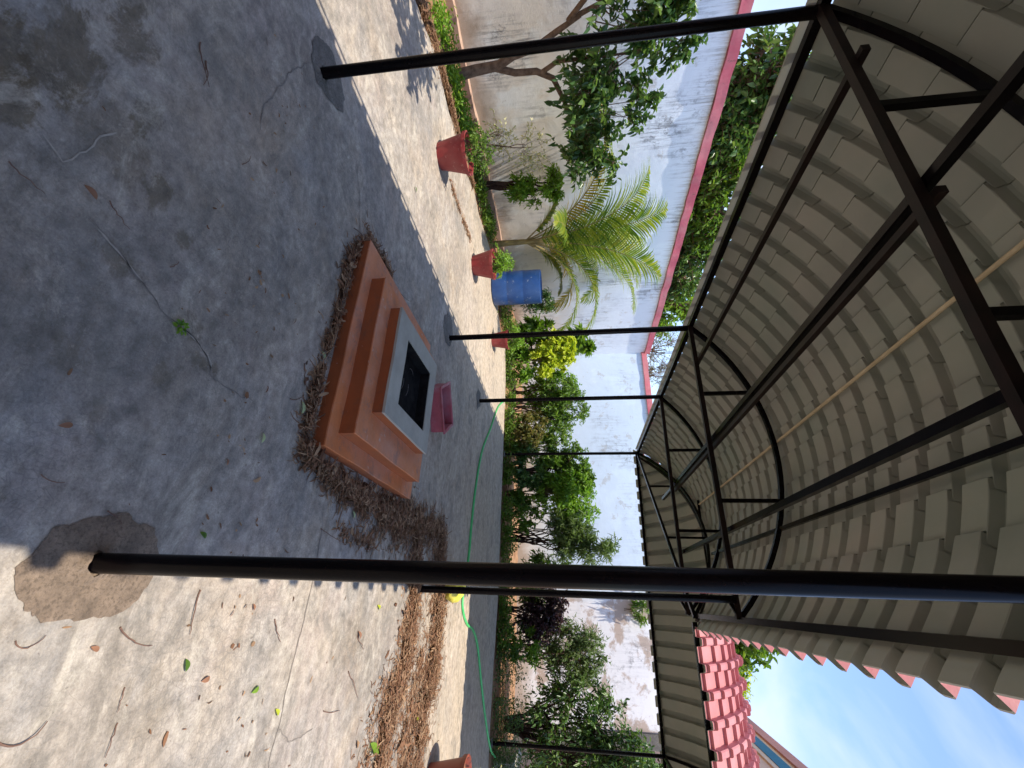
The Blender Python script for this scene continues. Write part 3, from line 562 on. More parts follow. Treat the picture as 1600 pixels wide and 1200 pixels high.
def plant(name, label, cat, base, blobs, stems=1, r0=0.03, leaf=(0.07, 0.03), mat='g_mid', bark='bark', clumps=9, twigs=7, per=12, tw_len=0.28, spread=0.03, group=None, up_bias=0.25, droop=0.2, stem_paths=None, clump_r=0.33, crown_name='crown', splay=0.9):
    root = thing(name, label, cat, group, loc=base); base = Vector(base); tm = MB(); LP = []; LD = []
    starts = [base + Vector((random.uniform(-1, 1), random.uniform(-1, 1), 0)) * spread for _ in range(stems)]
    if stem_paths:
        for P, R0 in stem_paths: tm.tube(P, R0, 8, mi=0)
    for bi, (c, rad) in enumerate(blobs):
        c = Vector(c); rad = Vector(rad)
        if not stem_paths:
            for s0 in starts:
                tgt = c + Vector((random.uniform(-.3, .3) * rad.x, random.uniform(-.3, .3) * rad.y, random.uniform(-.5, .1) * rad.z)); P = []
                ph = random.uniform(0, 10)
                for k in range(7):
                    t = k / 6; p = s0.lerp(tgt, t); w = mnoise.noise_vector(Vector((ph, t * 2.5, bi))) * 0.13 * (s0 - tgt).length * math.sin(math.pi * t); P.append(p + Vector((w.x, w.y, w.z * .4)))
                P[0] = Vector((P[0].x, P[0].y, base.z - 0.05)); tm.tube(P, [r0 * (1 - 0.65 * k / 6) for k in range(7)], 7)
        for ci in range(clumps):
            d = Vector(rand_unit(1)[0]); rr = random.uniform(0.35, 0.95) ** 0.6
            cc = c + Vector((d.x * rad.x, d.y * rad.y, d.z * rad.z)) * rr * (1 - clump_r * 0.5)
            st = c + Vector((random.uniform(-.2, .2) * rad.x, random.uniform(-.2, .2) * rad.y, -0.35 * rad.z))
            mid = st.lerp(cc, 0.5) + Vector((0, 0, -0.05)); tm.tube([st, mid, cc], [r0 * .3, r0 * .22, r0 * .12], 4, cap=False)
            for ti in range(twigs):
                dd_ = Vector(rand_unit(1)[0]); dd_ = (dd_ * splay + (cc - c).normalized() * 0.55 + Vector((0, 0, up_bias))).normalized()
                ln = tw_len * random.uniform(0.6, 1.25); e = cc + dd_ * ln; e.z -= ln * 0.12
                tm.tube([cc, cc.lerp(e, 0.5) + Vector((0, 0, ln * .06)), e], [r0 * .1 + .0008, r0 * .07 + .0008, .0008], 3, cap=False)
                k = per; tt = np.linspace(0.15, 1.0, k)[:, None]; a = np.array(cc); b = np.array(e)
                pp = a + (b - a) * tt + np.array([0, 0, ln * .06]) * np.sin(tt * np.pi); ld = rand_unit(k) * 0.75 + np.array(dd_) * 0.55 + np.array([0, 0, -droop * 0.6]); LP.append(pp); LD.append(ld)
    LP = np.concatenate(LP); LD = np.concatenate(LD); n = len(LP)
    NN = rand_unit(n) * 0.55 + np.array([0, 0, 1.0]); L = leaf[0] * rng.uniform(0.65, 1.2, n); W = leaf[1] * rng.uniform(0.75, 1.2, n)
    z0 = base.z + 0.01; keep = LP[:, 2] > z0
    V = leaf_arrays(LP[keep], LD[keep], NN[keep], L[keep], W[keep], droop)
    leaf_object(crown_name, V, M[mat], root)
    attach(tm.build('trunk' if r0 > 0.012 else 'stem', M[bark], smooth=True), root)
    return root

# ================================================================== PLANTS BY THE SIDE WALL
tp = [([(-6.72, 3.66, -0.1), (-6.75, 3.62, 0.3), (-6.76, 3.60, 0.62), (-6.72, 3.48, 0.85), (-6.68, 3.40, 1.15), (-6.65, 3.22, 1.45), (-6.6, 3.05, 1.75)], [.085, .075, .068, .055, .048, .04, .03]),
      ([(-6.76, 3.62, 0.55), (-6.72, 3.70, 0.85), (-6.68, 3.69, 1.15), (-6.66, 3.80, 1.38), (-6.62, 4.1, 1.52), (-6.6, 4.45, 1.66), (-6.6, 4.7, 1.9)], [.05, .047, .045, .042, .032, .025, .018]),
      ([(-6.67, 3.72, 1.2), (-6.6, 3.55, 1.45), (-6.5, 3.5, 1.9), (-6.5, 3.5, 2.4)], [.035, .03, .022, .012]),
      ([(-6.62, 3.1, 1.6), (-6.5, 2.9, 2.0), (-6.4, 2.7, 2.5)], [.035, .025, .012]), ([(-6.62, 3.1, 1.6), (-6.2, 2.4, 2.1), (-5.6, 1.8, 2.4), (-4.8, 1.5, 2.45)], [.035, .028, .022, .012])]
plant('wall_tree', 'forked grey trunked tree with dark glossy leaves against the side wall, nearest the camera', 'tree', (-6.72, 3.66, 0), [((-6.45, 2.95, 2.15), (.45, .55, .62)), ((-6.4, 3.55, 2.35), (.45, .45, .68)), ((-6.45, 4.15, 2.2), (.42, .42, .66)), ((-6.45, 4.72, 2.05), (.38, .42, .5)), ((-6.45, 3.9, 1.75), (.3, .5, .28)), ((-6.5, 3.2, 2.85), (.25, .45, .38)), ((-6.45, 2.6, 2.5), (.3, .4, .5)), ((-6.45, 5.0, 1.75), (.28, .3, .35)), ((-5.3, 1.55, 2.5), (.5, .5, .3)), ((-4.7, 1.5, 2.4), (.35, .4, .25))],
      r0=0.03, leaf=(0.115, 0.062), mat='g_dark', clumps=10, twigs=6, per=10, tw_len=0.32, stem_paths=tp, up_bias=0.5, droop=.25)
for (x, y, z, dx, dy, dz, lb) in ():
    pass
plant('variegated_shrub', 'sparse cream leaved variegated shrub just behind the nearest red pot', 'shrub', (-6.9, 4.85, 0), [((-6.9, 4.75, 0.55), (.3, .4, .3)), ((-6.9, 5.0, 0.95), (.3, .4, .35))], stems=2, r0=0.014, leaf=(0.055, 0.032), mat='g_cream', clumps=8, twigs=5, per=7, tw_len=.3)
plant('clipped_bush', 'twin stemmed young tree with a bright green leafy head between variegated shrub and palm', 'tree', (-6.95, 5.82, 0), [((-6.85, 5.85, 1.02), (.3, .34, .36)), ((-6.85, 5.8, 0.72), (.2, .3, .2)), ((-6.85, 5.75, 1.3), (.2, .25, .2))], stems=2, spread=.09, r0=0.035, leaf=(0.075, 0.03), mat='g_bright', bark='bark_dark', clumps=11, twigs=8, per=12, tw_len=.17)

def frond(root, base, az, el, L, bend, mat='palm', nl=48, ll=0.42, twist=0.0, r0=0.016, start=0.22):
    """one coconut frond: stalk + leaflets in one mesh per frond"""
    P = []; p = Vector(base); e = el; n = 22
    h_ = Vector((math.cos(az), math.sin(az), 0))
    for i in range(n + 1):
        P.append(p.copy()); t = i / n; e = el - bend * (t ** 1.5); d = h_ * math.cos(e) + Vector((0, 0, math.sin(e))); p = p + d * (L / n)
    mb = MB(); mb.tube(P, [r0 * (1 - 0.85 * i / n) for i in range(n + 1)], 6, mi=1); side = Vector((-math.sin(az), math.cos(az), 0))
    for i in range(nl):
        t = start + (1 - start) * (i / (nl - 1)) ** 0.95; f = t * n; k = min(n - 1, int(f)); p = P[k].lerp(P[k + 1], f - k); tan = (P[k + 1] - P[k]).normalized(); upv = side.cross(tan) * -1
        if upv.z < 0: upv = -upv
        prof = math.sin(math.pi * min(1, 0.12 + 0.86 * (t - start) / (1 - start))) ** 0.6
        for sd in (-1, 1):
            l = ll * prof * random.uniform(.85, 1.1); ww = 0.036 * random.uniform(.8, 1.15)
            d = (side * sd * (0.82 + .1 * random.random()) + tan * (0.55 + 0.6 * t) + upv * (0.22 + random.uniform(-.12, .12))).normalized(); q = []; pp = p.copy(); nrm_ = d.cross(tan).normalized() * ww * 0.5 + tan * 0
            wv = tan.cross(d).cross(d).normalized() * (ww * .5)
            for s_ in range(5):
                w_ = (0.55, 1, .85, .55, 0.06)[s_]; q.append(pp + wv * w_); q.append(pp - wv * w_); pp = pp + d * (l / 4); d = (d + Vector((0, 0, -0.12 - 0.10 * s_))).normalized()
            mb.add([tuple(v) for v in q], [(0, 1, 3, 2), (2, 3, 5, 4), (4, 5, 7, 6), (6, 7, 9, 8)], 0)
    return attach(mb.build('frond', [M[mat], M['rachis']]), root)
palm = thing('coconut_palm', 'young coconut palm with arching green and yellowing fronds against the side wall', 'palm', loc=(-6.85, 7.15, 0))
m = MB(); m.tube([(-6.85, 7.15, -.1), (-6.85, 7.13, .3), (-6.84, 7.12, .62), (-6.83, 7.12, 1.0)], [.075, .062, .055, .04], 10); attach(m.build('trunk', M['rachis'], smooth=True), palm)
b0 = (-6.84, 7.12, .62)
for (az, el, L, bend, mt, ll) in ((-92, 60, 3.5, 1.6, 'palm_y', .66), (-86, 68, 3.3, 1.7, 'palm', .6), (-74, 78, 3.4, 1.5, 'palm', .70), (95, 72, 3.3, 2.1, 'palm', .66), (84, 62, 2.9, 2.6, 'palm_y', .5), (78, 82, 3.5, 1.5, 'palm', .72), (-60, 84, 3.2, 1.2, 'palm', .68), (60, 64, 2.8, 2.3, 'palm', .55), (-55, 52, 2.3, 1.5, 'palm', .5),
                               (10, 74, 2.9, 2.1, 'palm', .6), (100, 84, 3.6, 1.5, 'palm', .74), (140, 86, 3.4, 1.0, 'palm', .7), (-95, 46, 1.8, .9, 'palm', .42), (85, 50, 1.9, 1.3, 'palm', .4), (-20, 82, 3.2, 1.2, 'palm', .66), (112, 56, 2.9, 2.5, 'palm_y', .5)):
    frond(palm, b0, R(az), R(el), L, bend, mt, ll=ll)

plant('dark_shrub', 'dark leaved shrub leaning out beside the blue drum', 'shrub', (-6.1, 8.0, 0), [((-6.1, 7.95, .55), (.35, .32, .4)), ((-6.05, 8.2, .95), (.22, .28, .25))], stems=2, r0=.02, leaf=(.06, .03), mat='g_dark', bark='bark_dark', clumps=11, twigs=8, per=11, tw_len=.2)
# green ground cover along the bed
def cover(name, path, w, n, leaf, mat, h, seed):
    rg = np.random.default_rng(seed); P = np.array(path, float); seg = np.linalg.norm(np.diff(P, axis=0), axis=1); cum = np.concatenate([[0], np.cumsum(seg)]); t = rg.uniform(0, cum[-1], n)
    x = np.interp(t, cum, P[:, 0]); y = np.interp(t, cum, P[:, 1]); ww = np.interp(t, cum, np.array(w, float)); ox = rg.normal(0, 1, n) * ww * .5; oy = rg.normal(0, 1, n) * ww * .5
    cl = np.array([mnoise.noise(Vector((a * 3, b * 3, seed))) for a, b in zip(x + ox, y + oy)]); k = cl > -0.18
    x = (x + ox)[k]; y = (y + oy)[k]; cl = cl[k]; z = rg.uniform(0, 1, len(x)) ** 1.3 * h * (0.5 + cl + .4)
    pos = np.stack([x, y, z - 0.03], 1); v = rg.normal(size=pos.shape); v[:, 2] = np.abs(v[:, 2]) * .8 + .1; nn_ = rg.normal(size=pos.shape) * .5 + [0, 0, 1]
    V = leaf_arrays(pos, v, nn_, leaf[0] * rg.uniform(.6, 1.3, len(x)), leaf[1] * rg.uniform(.7, 1.2, len(x)), .2)
    o = leaf_object(name, V, M[mat], None); tag(o, kind='stuff'); return o
tag(cover('ground_cover', [(-6.6, 0.8), (-6.35, 2.2), (-6.5, 3.2), (-6.45, 4.0), (-6.55, 4.6)], [.3, .36, .32, .3, .28], 5200, (.06, .026), 'g_bright', .14, 1), 'bright green creeping plants in the bed along the side wall', 'ground cover')
tag(cover('ground_cover', [(-6.45, 4.3), (-6.6, 5.0), (-6.5, 5.8), (-6.6, 6.6)], [.26, .26, .24, .25], 3000, (.06, .024), 'g_mid', .14, 2), 'darker green weeds in the bed between nearest pot and palm', 'ground cover')
tag(cover('ground_cover', [(-6.2, 8.1), (-5.6, 9.2), (-4.6, 9.65), (-3.2, 9.7), (-1.5, 9.75), (0, 9.85), (0.9, 9.7)], [.4, .4, .28, .24, .24, .2, .2], 7500, (.075, .03), 'g_mid', .26, 3), 'low green plants along the front edge of the far bed', 'ground cover')
tag(cover('ground_cover', [(0.7, 9.95), (1.4, 9.85), (2.2, 9.9), (3.2, 10.1)], [.4, .5, .5, .5], 6000, (.05, .022), 'g_dark', .55, 4), 'dense dark green edging plants at the right end of the far bed', 'ground cover')

# ================================================================== PLANTS IN THE FAR BED
plant('broadleaf_plant', 'tall rosette leaved green plant behind the yellow bush near the wall corner', 'plant', (-6.2, 9.9, 0), [((-6.25, 9.7, .75), (.3, .5, .35)), ((-6.2, 10.3, 1.75), (.35, .6, .3)), ((-6.0, 10.0, 1.2), (.4, .6, .4))], stems=3, spread=.3, r0=.022, leaf=(0.286, 0.090), mat='g_mid', clumps=10, twigs=4, per=9, tw_len=.12, splay=.6, up_bias=.6)
plant('yellow_bush', 'bright yellow green bush standing out among the far bed shrubs', 'bush', (-5.55, 9.6, 0), [((-5.6, 9.6, 1.25), (.45, .6, .45)), ((-5.3, 9.6, 0.9), (.4, .5, .35))], stems=4, spread=.1, r0=.014, leaf=(0.094, 0.060), mat='g_yellow', clumps=23, twigs=7, per=11, tw_len=.17)
plant('low_bush', 'low leafy green bush under the yellow bush', 'bush', (-5.7, 9.45, 0), [((-5.75, 9.4, .35), (.65, .4, .3)), ((-5.2, 9.6, .4), (.45, .35, .3))], stems=3, spread=.2, r0=.014, leaf=(0.083, 0.042), mat='g_bright', clumps=20, twigs=7, per=10, tw_len=.18)
plant('green_shrub', 'tall light green shrub beside the third thin post', 'shrub', (-4.45, 10.3, 0), [((-4.5, 10.4, 1.55), (.6, .6, .5)), ((-4.8, 10.3, 1.15), (.45, .5, .4)), ((-4.1, 10.3, 1.2), (.3, .4, .4))], stems=4, spread=.15, r0=.02, leaf=(0.083, 0.036), mat='g_mid', clumps=22, twigs=7, per=12, tw_len=.26)
plant('bronze_bush', 'low bronze tinted bush left of the thin corner post', 'bush', (-3.65, 10.0, 0), [((-3.7, 10.0, .5), (.5, .4, .38)), ((-3.4, 10.0, .35), (.5, .4, .3))], stems=4, spread=.2, r0=.014, leaf=(0.077, 0.034), mat='g_brown', clumps=26, twigs=8, per=11, tw_len=.2)
plant('round_tree', 'dense dark headed small tree right behind the thin corner post', 'tree', (-2.85, 10.6, 0), [((-2.95, 10.6, 1.5), (.55, .5, .42)), ((-2.75, 10.6, 1.0), (.45, .45, .35)), ((-2.6, 10.6, 1.65), (.35, .4, .3))], stems=2, r0=.05, leaf=(0.094, 0.042), mat='g_mid', bark='bark_dark', clumps=25, twigs=8, per=13, tw_len=.2)
plant('dark_bush', 'dark green low bush at the foot of the dense headed tree', 'bush', (-2.7, 9.95, 0), [((-2.75, 9.95, .42), (.6, .35, .4))], stems=4, spread=.2, r0=.014, leaf=(0.088, 0.048), mat='g_dark', clumps=23, twigs=8, per=11, tw_len=.18)
plant('young_tree', 'thin stemmed young tree with an open leafy top in the middle of the far bed', 'tree', (-2.1, 10.8, 0), [((-2.15, 10.8, 1.75), (.42, .4, .42)), ((-1.85, 10.8, 1.35), (.4, .35, .3))], r0=.022, leaf=(0.110, 0.036), mat='g_bright', clumps=17, twigs=6, per=11, tw_len=.26)
plant('many_stemmed_shrub', 'tall shrub of many upright brown stems with narrow leaves right of the young tree', 'shrub', (-1.35, 10.5, 0), [((-1.35, 10.6, 1.5), (.32, .3, .5)), ((-1.1, 10.5, 1.9), (.25, .3, .4)), ((-1.5, 10.5, 1.1), (.3, .3, .4)), ((-1.2, 10.5, 1.3), (.3, .3, .4))], stems=5, spread=.16, r0=.017, leaf=(0.143, 0.026), mat='g_olive', bark='bark_dark', clumps=14, twigs=7, per=12, tw_len=.3, up_bias=.9)
plant('leafy_bush', 'small bright leafy bush between the young tree and many stemmed shrub', 'bush', (-1.75, 10.05, 0), [((-1.8, 10.05, .4), (.5, .35, .33))], stems=3, spread=.15, r0=.012, leaf=(0.088, 0.048), mat='g_mid', clumps=19, twigs=7, per=10, tw_len=.18)
plant('purple_shrub', 'dark purple leaved shrub with fanned stems right of the grey posts', 'shrub', (0.15, 10.3, 0), [((0.1, 10.35, .95), (.38, .35, .35)), ((0.3, 10.4, .7), (.4, .35, .35))], stems=7, spread=.06, r0=.012, leaf=(0.083, 0.042), mat='g_purple', bark='bark_dark', clumps=22, twigs=7, per=11, tw_len=.24, up_bias=.5)
plant('feathery_shrub', 'feathery mid green shrub between the purple shrub and right hand tree', 'shrub', (.95, 10.8, 0), [((.75, 10.8, 1.2), (.42, .4, .45)), ((1.2, 10.9, 1.25), (.4, .4, .5)), ((.95, 10.8, 1.7), (.4, .4, .35))], stems=4, spread=.15, r0=.018, leaf=(0.088, 0.022), mat='g_olive', clumps=22, twigs=8, per=14, tw_len=.28)
plant('low_green_bush', 'low green bush at the foot of the feathery shrub', 'bush', (.85, 10.25, 0), [((.8, 10.2, .45), (.45, .3, .35))], stems=3, r0=.012, leaf=(0.077, 0.036), mat='g_bright', clumps=17, twigs=7, per=10, tw_len=.18)
plant('spreading_tree', 'spreading dark leaved tree before the far wall, beside the gate pillar', 'tree', (2.2, 10.9, 0), [((1.75, 10.9, 1.5), (.5, .5, .6)), ((2.2, 10.9, 2.0), (.55, .5, .6)), ((2.7, 10.9, 1.5), (.5, .5, .7)), ((2.0, 10.9, 1.0), (.6, .5, .4)), ((2.6, 10.8, 2.3), (.5, .5, .5))], stems=3, spread=.1, r0=.035, leaf=(0.110, 0.042), mat='g_dark', bark='bark_dark', clumps=19, twigs=6, per=9, tw_len=.36)

plant('leafy_shrub', 'light green shrub filling the gap between yellow bush and thin post', 'shrub', (-5.0, 10.6, 0), [((-5.0, 10.6, 1.2), (.6, .5, .5)), ((-4.9, 10.6, .7), (.6, .5, .4))], stems=4, spread=.15, r0=.016, leaf=(.09, .038), mat='g_bright', clumps=24, twigs=8, per=11, tw_len=.22)
plant('leafy_shrub', 'yellow green topped shrub right of the thin corner post', 'shrub', (-2.3, 10.3, 0), [((-2.35, 10.3, 1.45), (.45, .4, .42)), ((-2.2, 10.3, 1.0), (.4, .4, .35))], stems=4, spread=.1, r0=.016, leaf=(.085, .036), mat='g_bright', clumps=22, twigs=8, per=11, tw_len=.22)
plant('leafy_shrub', 'mid green shrub standing behind the bronze bush', 'shrub', (-3.6, 11.0, 0), [((-3.6, 11.0, 1.15), (.6, .5, .45)), ((-3.5, 11.0, .7), (.6, .5, .4))], stems=4, spread=.15, r0=.016, leaf=(.09, .036), mat='g_mid', clumps=22, twigs=8, per=11, tw_len=.24)
plant('leafy_shrub', 'small leaved shrub seen right behind the near grey post', 'shrub', (-.65, 10.6, 0), [((-.65, 10.6, .9), (.45, .4, .5)), ((-.3, 10.6, .6), (.4, .4, .35))], stems=4, spread=.15, r0=.016, leaf=(.08, .034), mat='g_mid', clumps=20, twigs=8, per=11, tw_len=.24)
# trees outside the walls (crowns only rise above the coping from here)
def big_tree(name, label, base, h, blobs, mat, leaf=(.16, .08), clumps=26, twigs=8, per=9, tw=.5, r0=.14, group='trees growing beyond the walls'):
    return plant(name, label, 'tree', base, blobs, stems=1, r0=r0, leaf=leaf, mat=mat, clumps=clumps, twigs=twigs, per=per, tw_len=tw, group=group, up_bias=.35)
big_tree('broadleaf_tree', 'glossy leaved tree rising highest above the pink coping, nearest the camera', (-9.4, 6.1, -.1), 5, [((-9.3, 5.75, 5.45), (.6, .55, .8)), ((-9.3, 6.5, 5.2), (.8, .8, .9)), ((-9.2, 6.4, 4.6), (.7, 1.0, .6))], 'g_dark', clumps=36)
big_tree('broadleaf_tree', 'second tree beyond the side wall with paler leaf clusters', (-9.5, 8.3, -.1), 5, [((-9.4, 7.6, 5.3), (.9, .8, 1.0)), ((-9.4, 8.8, 5.4), (.9, 1.0, 1.0)), ((-9.3, 8.2, 4.6), (.8, 1.3, .7)), ((-9.4, 9.3, 4.8), (.8, 1.0, .7))], 'g_mid', (.16, .075), clumps=36)
big_tree('broadleaf_tree', 'third tree beyond the side wall, dark, seen just over the coping', (-9.6, 10.8, -.1), 5, [((-9.5, 10.3, 5.2), (.9, 1.1, 1.0)), ((-9.5, 11.5, 5.2), (.9, 1.1, 1.0)), ((-9.4, 10.9, 4.5), (.9, 1.3, .7))], 'g_dark', (.14, .07), clumps=36)
big_tree('broadleaf_tree', 'bright green tree beyond the side wall above the palm tips', (-9.6, 13.2, -.1), 5, [((-9.5, 12.6, 5.0), (1.0, 1.1, 1.0)), ((-9.5, 13.8, 4.9), (1.0, 1.0, .9)), ((-9.4, 13.2, 4.3), (.9, 1.4, .6))], 'g_bright', (.14, .06), clumps=34)
plant('bare_twiggy_bush', 'tangle of dry brown twigs showing above the wall at the corner', 'bush', (-8.7, 15.2, -.1), [((-8.6, 15.0, 4.9), (.8, 1.2, .9)), ((-8.2, 16.2, 4.7), (.8, 1.0, .8))], stems=3, r0=.05, leaf=(.09, .03), mat='g_brown', clumps=18, twigs=14, per=2, tw_len=.7)
big_tree('overhanging_tree', 'large leafy tree behind the far wall whose top shows over the pink roof', (-2.6, 15.4, -.1), 6, [((-5.6, 13.3, 6.2), (1.2, .9, .6)), ((-3.6, 14.6, 6.6), (1.4, 1.2, .9)), ((-1.9, 14.4, 6.4), (1.3, 1.2, .9)), ((.1, 15.0, 6.3), (.9, 1.2, .8)), ((.6, 16.0, 6.0), (.8, .8, .7))], 'g_mid', (.22, .12), 22, 8, 9, .7, .16)
plant('wall_fern', 'small green fern growing out of the far wall top by the posts', 'fern', (.1, 12.93, 2.75), [((.1, 12.85, 3.15), (.24, .06, .16))], stems=2, r0=.01, leaf=(.16, .03), mat='g_mid', clumps=6, twigs=6, per=8, tw_len=.16)
big_tree('shady_tree', 'dark shaded tree filling the gateway beyond the gate pillar', (4.0, 14.2, -.1), 5, [((3.4, 14.0, 1.0), (.7, .6, .9)), ((3.6, 14.0, 2.4), (.8, .7, 1.0)), ((4.4, 14.2, 2.2), (.9, .8, 1.4)), ((4.0, 14.2, 3.6), (1.0, .8, .8))], 'g_dark', (.13, .06), 20, 9, 10, .4, .09)
big_tree('lime_tree', 'tree with yellow green crown just above the pink roof edge', (1.2, 17.4, -.1), 6, [((1.25, 17.2, 6.55), (.55, .5, .5)), ((2.0, 17.3, 6.2), (.5, .5, .5))], 'g_yellow', (.14, .05), 14, 8, 9, .35, .08)
big_tree('distant_tree', 'thin topped tree showing between the pink roof and house parapet', (2.0, 21, -.1), 6, [((2.3, 20.6, 6.5), (.8, .6, .7)), ((2.8, 20.5, 7.0), (.4, .4, .5))], 'g_dark', (.12, .045), 9, 6, 7, .5, .08)

# ================================================================== POTS, DRUM AND SMALL THINGS
def pot(label, x, y, rb, rt_, h, mat='pot', flute=0.0, nf=0):
    r_ = thing('flower_pot', label, 'flower pot', loc=(x, y, 0)); m = MB()
    m.lathe([(rb, 0), (rb * 1.01, .02), (rb + (rt_ - rb) * .45, h * .48), (rt_ * .965, h * .90)], (x, y, .001), 40, flute, nf); attach(m.build('pot_body', M[mat], smooth=True), r_)
    m = MB(); m.lathe([(rt_ * .955, h * .88), (rt_ * 1.04, h * .885), (rt_ * 1.06, h), (rt_ * .97, h), (rt_ * .90, h * .84)], (x, y, .002), 40); m.F.pop(); m.mi.pop(); attach(m.build('rim', M[mat], smooth=True), r_)
    m = MB(); m.lathe([(rt_ * .93, h * .86), (rt_ * .5, h * .875), (.01, h * .88)], (x, y, .001), 24); m.F.pop(); m.mi.pop(); attach(m.build('potting_soil', M['soil'], smooth=True), r_)
    return r_
def pot_plant(label, x, y, z, rad, leaf, mat, n=9, name='potted_plant', **k):
    return plant(name, label, 'potted plant', (x, y, z), [((x, y, z + rad * .7), (rad, rad, rad * .6))], stems=3, spread=.05, r0=.008, leaf=leaf, mat=mat, clumps=n, twigs=6, per=8, tw_len=rad * .6, **k)
pot('red pot nearest the camera on the sunlit floor by the side wall', -4.85, 3.52, .155, .235, .36, flute=.012, nf=20)
pot_plant('spreading small leaved plant spilling over the nearest red pot', -4.85, 3.52, .32, .24, (.045, .022), 'g_mid', 12)
pot('faded red pot between the palm and the blue drum', -4.85, 5.50, .15, .23, .34, flute=.03, nf=24)
pot_plant('bushy green plant in the faded red pot by the drum', -4.88, 5.52, .30, .24, (.05, .024), 'g_bright', 14)
pot('small red pot partly behind the second thin post', -4.62, 7.42, .13, .185, .32)
pot_plant('thin green plant in the small red pot behind the post', -4.62, 7.45, .28, .22, (.07, .02), 'g_bright', 9)
pot('dark brown red pot at the lower right corner of the yard', 1.66, 5.56, .17, .245, .38, 'pot_dark')
pot_plant('dark twiggy plant with pale tips in the brown red pot', 1.66, 5.60, .34, .26, (.04, .02), 'g_cream', 9)

dr = thing('plastic_drum', 'scuffed blue plastic drum standing by the side wall next to the palm', 'drum', loc=(-5.72, 7.22, 0)); x, y = -5.72, 7.22; h = .97
m = MB(); m.lathe([(.30, .0), (.325, .012), (.333, .04), (.336, .30), (.334, .31), (.337, .32), (.338, .62), (.336, .63), (.338, .64), (.336, .92), (.334, .966), (.316, .972), (.310, .945), (.0, .940)], (x, y, .002), 48); attach(m.build('drum_body', M['drum'], smooth=True), dr)
for a in (0.8, 4.0): m = MB(); m.tube([(x + .19 * math.cos(a), y + .19 * math.sin(a), .935), (x + .19 * math.cos(a), y + .19 * math.sin(a), .965)], .035, 16); attach(m.build('bung', M['black']), dr)

tr = thing('plastic_crate', 'faded pink plastic crate lying on the floor behind the fire altar', 'crate', loc=(-1.90, 4.40, 0)); an = R(35)
def rotbox(mbx, cx, cy, lo, hi, a, z0): 
    mm = MB(); mm.box((lo[0], lo[1], lo[2]), (hi[0], hi[1], hi[2])); V = np.concatenate(mm.V); cs, sn = math.cos(a), math.sin(a); V2 = V.copy(); V2[:, 0] = V[:, 0] * cs - V[:, 1] * sn + cx; V2[:, 1] = V[:, 0] * sn + V[:, 1] * cs + cy; V2[:, 2] += z0; mbx.add(V2, mm.F)
m = MB(); rotbox(m, -1.90, 4.40, (-.24, -.17, .002), (.24, .17, .014), an, 0); attach(m.build('base', M['pink'], bevel=.003), tr)
for lo, hi in (((-.24, -.17, .014), (.24, -.158, .15)), ((-.24, .158, .014), (.24, .17, .15)), ((-.24, -.158, .014), (-.228, .158, .15)), ((.228, -.158, .014), (.24, .158, .15))):
    m = MB(); rotbox(m, -1.90, 4.40, lo, hi, an, 0); attach(m.build('side', M['pink'], bevel=.002), tr)
m = MB()
for lo, hi in (((-.26, -.19, .14), (.26, -.172, .155)), ((-.26, .172, .14), (.26, .19, .155)), ((-.26, -.172, .14), (-.242, .172, .155)), ((.242, -.172, .14), (.26, .172, .155))): rotbox(m, -1.90, 4.40, lo, hi, an, 0)
attach(m.build('rim', M['pink'], bevel=.003), tr)

jr = thing('plastic_can', 'crumpled yellow plastic can lying behind the grey post in the dry litter', 'can', loc=(-.1, 5.55, 0))
m = MB(); prof = []
for i in range(15):
    t = i / 14; prof.append((.135 * (math.sin(math.pi * min(1, .08 + .86 * t)) ** .38), t * .30 - .15))
m.lathe(prof, (0, 0, 0), 28); V = np.concatenate(m.V)
V = np.array([Vector(v) + mnoise.noise_vector(Vector(v) * 13) * .022 for v in V]); V = np.stack([V[:, 2], V[:, 0], np.maximum(V[:, 1] * .85, -.10)], 1); a = R(70); cs, sn = math.cos(a), math.sin(a)
V = np.stack([V[:, 0] * cs - V[:, 1] * sn - .1, V[:, 0] * sn + V[:, 1] * cs + 5.55, V[:, 2] + .103], 1); m.V = [V]; attach(m.build('can_body', M['yellow'], smooth=True), jr)
m = MB(); m.tube([(-.07, 5.39, .11), (-.09, 5.34, .115)], .022, 14); attach(m.build('cap', M['black']), jr)
m = MB(); m.tube([(-.15, 5.5, .19), (-.14, 5.53, .235), (-.11, 5.60, .235), (-.10, 5.63, .19)], .011, 8); attach(m.build('handle', M['yellow'], smooth=True), jr)

# garden hose
hp = [(-4.1, 9.2), (-3.58, 8.35), (-2.85, 7.66), (-2.23, 7.05), (-1.57, 6.75), (-0.98, 6.63), (-0.55, 6.60), (-0.09, 6.42), (0.12, 6.46), (0.3, 6.78), (0.4, 7.24), (0.63, 7.64), (1.09, 8.05), (1.68, 8.62), (2.23, 9.27), (2.5, 9.9)]
P = []
for i in range(len(hp) - 1):
    p0, p1, p2, p3 = [Vector((*hp[max(0, min(len(hp) - 1, i + k))], 0)) for k in (-1, 0, 1, 2)]
    for k in range(8):
        t = k / 8; P.append(0.5 * ((2 * p1) + (p2 - p0) * t + (2 * p0 - 5 * p1 + 4 * p2 - p3) * t * t + (3 * p1 - p0 - 3 * p2 + p3) * t ** 3) + Vector((0, 0, .014)))
m = MB(); m.tube(P, .017, 10); tag(m.build('garden_hose', M['hose'], smooth=True), 'bright green garden hose snaking across the floor to the far bed', 'hose')
st = MB(); rough_box(st, (2.62, 10.1, -.05), (2.9, 11.6, .30), (3, 12, 3), .01); tag(st.build('stone_block', M['kund_top']), 'pale grey block lying beside the right bed edge', 'block')

